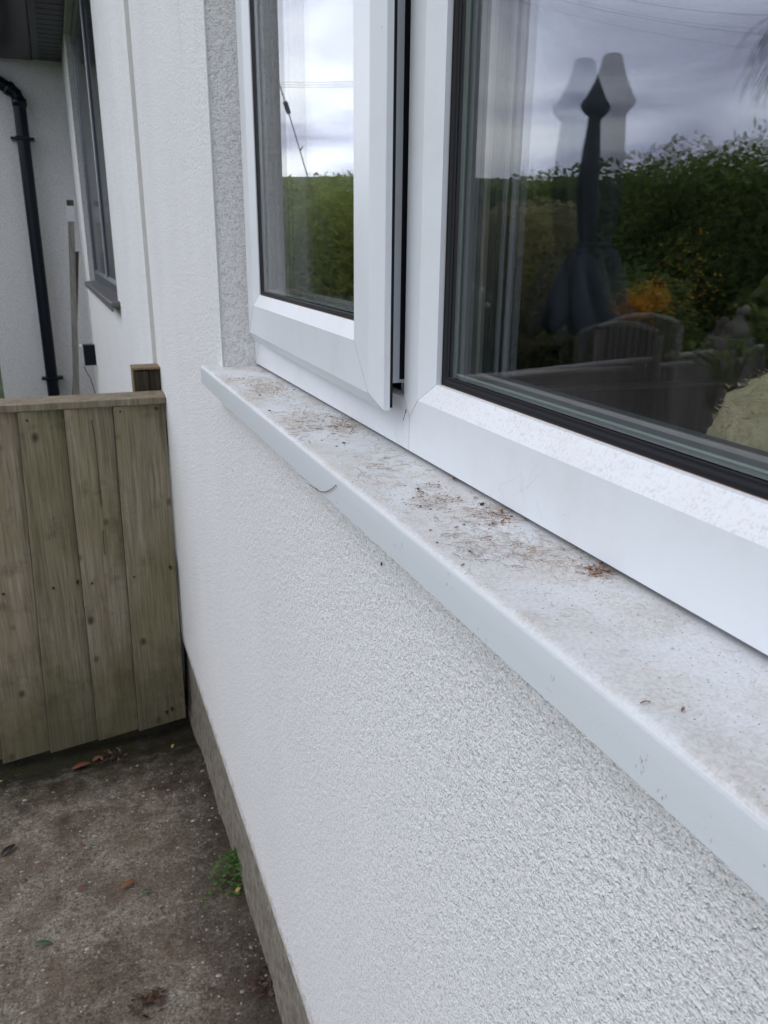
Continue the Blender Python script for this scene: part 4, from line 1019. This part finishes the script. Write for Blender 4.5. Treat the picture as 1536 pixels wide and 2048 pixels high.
# planting bed behind the wall (raised soil)
# arched chair back
p0, p1, p2 = refl(1165, 664, 2.9), refl(1245, 641, 2.9), refl(1325, 660, 2.9)
ch = thing('garden_chair', 'dark garden chair with pale arched top rail mirrored below the orange flowers', 'chair', ((p0.x + p2.x) / 2, (p0.y + p2.y) / 2, 0))
arc = []
for k in range(13):
    t = k / 12; q = p0.lerp(p2, t); q.z += (p1.z - (p0.z + p2.z) / 2) * (1 - (2 * t - 1) ** 2); arc.append(q)
bm = B(); tube(bm, arc, .011, 8); link('top_rail', bm, m_coping, ch, True)
dd = (p2 - p0); dd.z = 0; back = Vector((-dd.y, dd.x, 0)).normalized()
bm = B()
for k in range(1, 12):
    tube(bm, [arc[k] - Vector((0, 0, .012)), Vector((arc[k].x, arc[k].y, .45))], .012, 5)
link('back_slats', bm, m_fencewall, ch)
if back.dot(Vector((1, -1, 0))) < 0: back = -back
bm = B(); a_, b_p = Vector((p0.x, p0.y, .42)), Vector((p2.x, p2.y, .42)); slab(bm, a_, b_p, back, 0, .42, .42, .45); link('seat', bm, m_fencewall, ch)
for q in (p0, p2):
    for t in (0, .4):
        bm = B(); w_ = Vector((q.x, q.y, 0)) + back * t; tube(bm, [w_, w_ + Vector((0, 0, q.z - .01 if t == 0 else .42))], .018, 8); link('leg', bm, m_fencewall, ch, True)
# statue : a little bird-like stone figure on the wall
q = refl(1436, 690, 2.75); st = thing('garden_statue', 'small pale stone figure with bent head mirrored in front of the dark hedge', 'statue', (q.x, q.y, q.z))
bm = B(); mh = (refl(1440, 632, 2.75).z - q.z)
sk = [(0, 0, 0, .050), (0, 0, mh * .25, .045), (.0, 0, mh * .45, .036), (.006, 0, mh * .62, .018), (.012, 0, mh * .78, .016), (.018, 0, mh * .92, .024), (.02, 0, mh, .018)]
rings = []
dirx = Vector((dvn.x, dvn.y, 0))
for (ox, oy, z, r) in sk:
    rings.append([bm.verts.new(q + dirx * ox + Vector((math.cos(t) * r, math.sin(t) * r, z))) for t in [k * math.pi / 6 for k in range(12)]])
for a, b in zip(rings, rings[1:]):
    for i in range(12): bm.faces.new((a[i], a[(i + 1) % 12], b[(i + 1) % 12], b[i]))
bm.faces.new(rings[0]); bm.faces.new(rings[-1])
bmesh.ops.create_icosphere(bm, subdivisions=2, radius=.02, matrix=Matrix.Translation(q + dirx * .032 + Vector((0, 0, mh * .93))))
link('figure', bm, m_stone, st, True)
bm = B(); box(bm, q.x - .05, q.x + .05, q.y - .05, q.y + .05, 0, q.z, ID); link('pedestal', bm, m_stone, st, bevel=.004)
# broad-leaved plant at the right edge
def broad(name, label, tips, L, W, m, stem_to=0, basep=None, droop=.2):
    b0 = basep; t = thing(name, label, 'plant', (b0.x, b0.y, stem_to)); lb, sb = B(), B()
    for (tip, az_, el) in tips:
        tube(sb, [b0, b0.lerp(tip, .5) + Vector((0, 0, .03)), tip], .004, 5, r1=.002)
        d = Vector((math.cos(az_) * math.cos(el), math.sin(az_) * math.cos(el), math.sin(el))); s = d.cross(Vector((0, 0, 1))).normalized()
        prev = None
        for k in range(7):
            u = k / 6; w = W * math.sin(math.pi * (u * .93 + .04)) * .5; c_ = tip + d * L * u - Vector((0, 0, droop * L * u * u)); n2 = s.cross(d)
            cur = [lb.verts.new(c_ - s * w + n2 * w * .3), lb.verts.new(c_), lb.verts.new(c_ + s * w + n2 * w * .3)]
            if prev:
                for j in range(2): lb.faces.new((prev[j], cur[j], cur[j + 1], prev[j + 1]))
            prev = cur
    link('leaves', lb, m, t, True, recalc=False); link('stem', sb, m, t, True); return t
r_ = random.Random(8)
bp = refl(1530, 720, 2.2); bp.z = .85
tips = []
for k in range(26):
    tips.append((refl(r_.uniform(1460, 1590), r_.uniform(600, 700), 2.2 + r_.uniform(-.1, .15)), r_.random() * 6.28, r_.uniform(.2, 1.2)))
broad('broad_leaf_plant', 'leafy green pot plant mirrored at the right edge above the coping', tips, .075, .034, m_leafl, 0, bp)
bp2 = refl(1440, 740, 2.5); bp2.z = .80
tips = [(refl(r_.uniform(1340, 1470), r_.uniform(690, 735), 2.5 + r_.uniform(-.1, .1)), r_.random() * 6.28, r_.uniform(.2, 1.0)) for k in range(22)]
broad('broad_leaf_plant', 'low green foliage mirrored around the foot of the statue', tips, .05, .024, m_leafl, 0, bp2)
# overhanging frond top right
fb = refl(1700, -40, 1.9); tips = []
for (px, py) in [(1560, 40), (1545, 60), (1530, 85), (1550, 100), (1520, 110), (1555, 130), (1530, 50), (1510, 100), (1570, 20), (1580, 90), (1600, 60), (1500, 60), (1488, 95), (1496, 130), (1515, 150), (1530, 20), (1540, 170), (1520, 75), (1505, 40), (1545, 115), (1535, 145)]:
    tips.append((refl(px + 22, py, 1.9), math.atan2(-dvn.y, -dvn.x) + r_.gauss(0, .5), r_.uniform(-.6, .1)))
fr = broad('overhanging_tree', 'thin branch of narrow drooping leaves mirrored at the top right corner', tips, .07, .014, m_leafl, 0, fb, 1.0)
bm = B(); tube(bm, [(fb.x - .05, fb.y - .3, 0), (fb.x + .0, fb.y - .2, fb.z * .5), tuple(fb)], .02, 8, r1=.006); link('trunk', bm, m_bark, fr, True)
# utility pole with stay wire and overhead lines
def lines(name, label, a, b, sag, r, m=m_wire):
    bm = B(); pts = []
    for k in range(25):
        t = k / 24; q_ = a.lerp(b, t); q_.z -= sag * 4 * t * (1 - t); pts.append(q_)
    tube(bm, pts, r, 4); return tag(link(name, bm, m, None, True), label, 'cable')
lines('overhead_wire', 'upper overhead wire crossing the mirrored cloudy sky', refl(1150, -10, 16), refl(1560, 48, 16), .1, .0035)
lines('overhead_wire', 'lower overhead wire crossing the mirrored cloudy sky', refl(1020, -12, 16), refl(1560, 92, 16), .1, .0035)
sa, sb_ = reflS(552, 120, 6.0), reflS(610, 345, 6.6)
sw = thing('stay_wire', 'slanting pale stay wire with dark insulator mirrored in the sash', 'cable', sb_)
bm = B(); ext = sb_ + (sb_ - sa) * 1.2; ext2 = sa + (sa - sb_) * .8; tube(bm, [ext2, sa, sb_, Vector((ext.x, ext.y, max(0, ext.z)))], .0045, 5); link('wire', bm, m_rope, sw, True)
mid = sa.lerp(sb_, .39); dd = (sb_ - sa).normalized(); bm = B(); tube(bm, [mid - dd * .045, mid - dd * .03, mid + dd * .03, mid + dd * .045], .016, 10); link('insulator', bm, m_wire, sw, True)
bm = B(); tube(bm, [sa.lerp(sb_, .78), reflS(603, 292, 6.4)], .005, 4); link('clip', bm, m_rope, sw, True)
for k in range(3):
    lines('overhead_wire', ['topmost of three thin wires mirrored across the open sash', 'middle of three thin wires mirrored across the open sash', 'lowest of three thin wires mirrored across the open sash'][k], reflS(520, 162 + 5 * k, 18), reflS(760, 161 + 5 * k, 14), .02, .004)
print('objects', len(bpy.data.objects), 'top', len([o for o in bpy.data.objects if o.parent is None]))
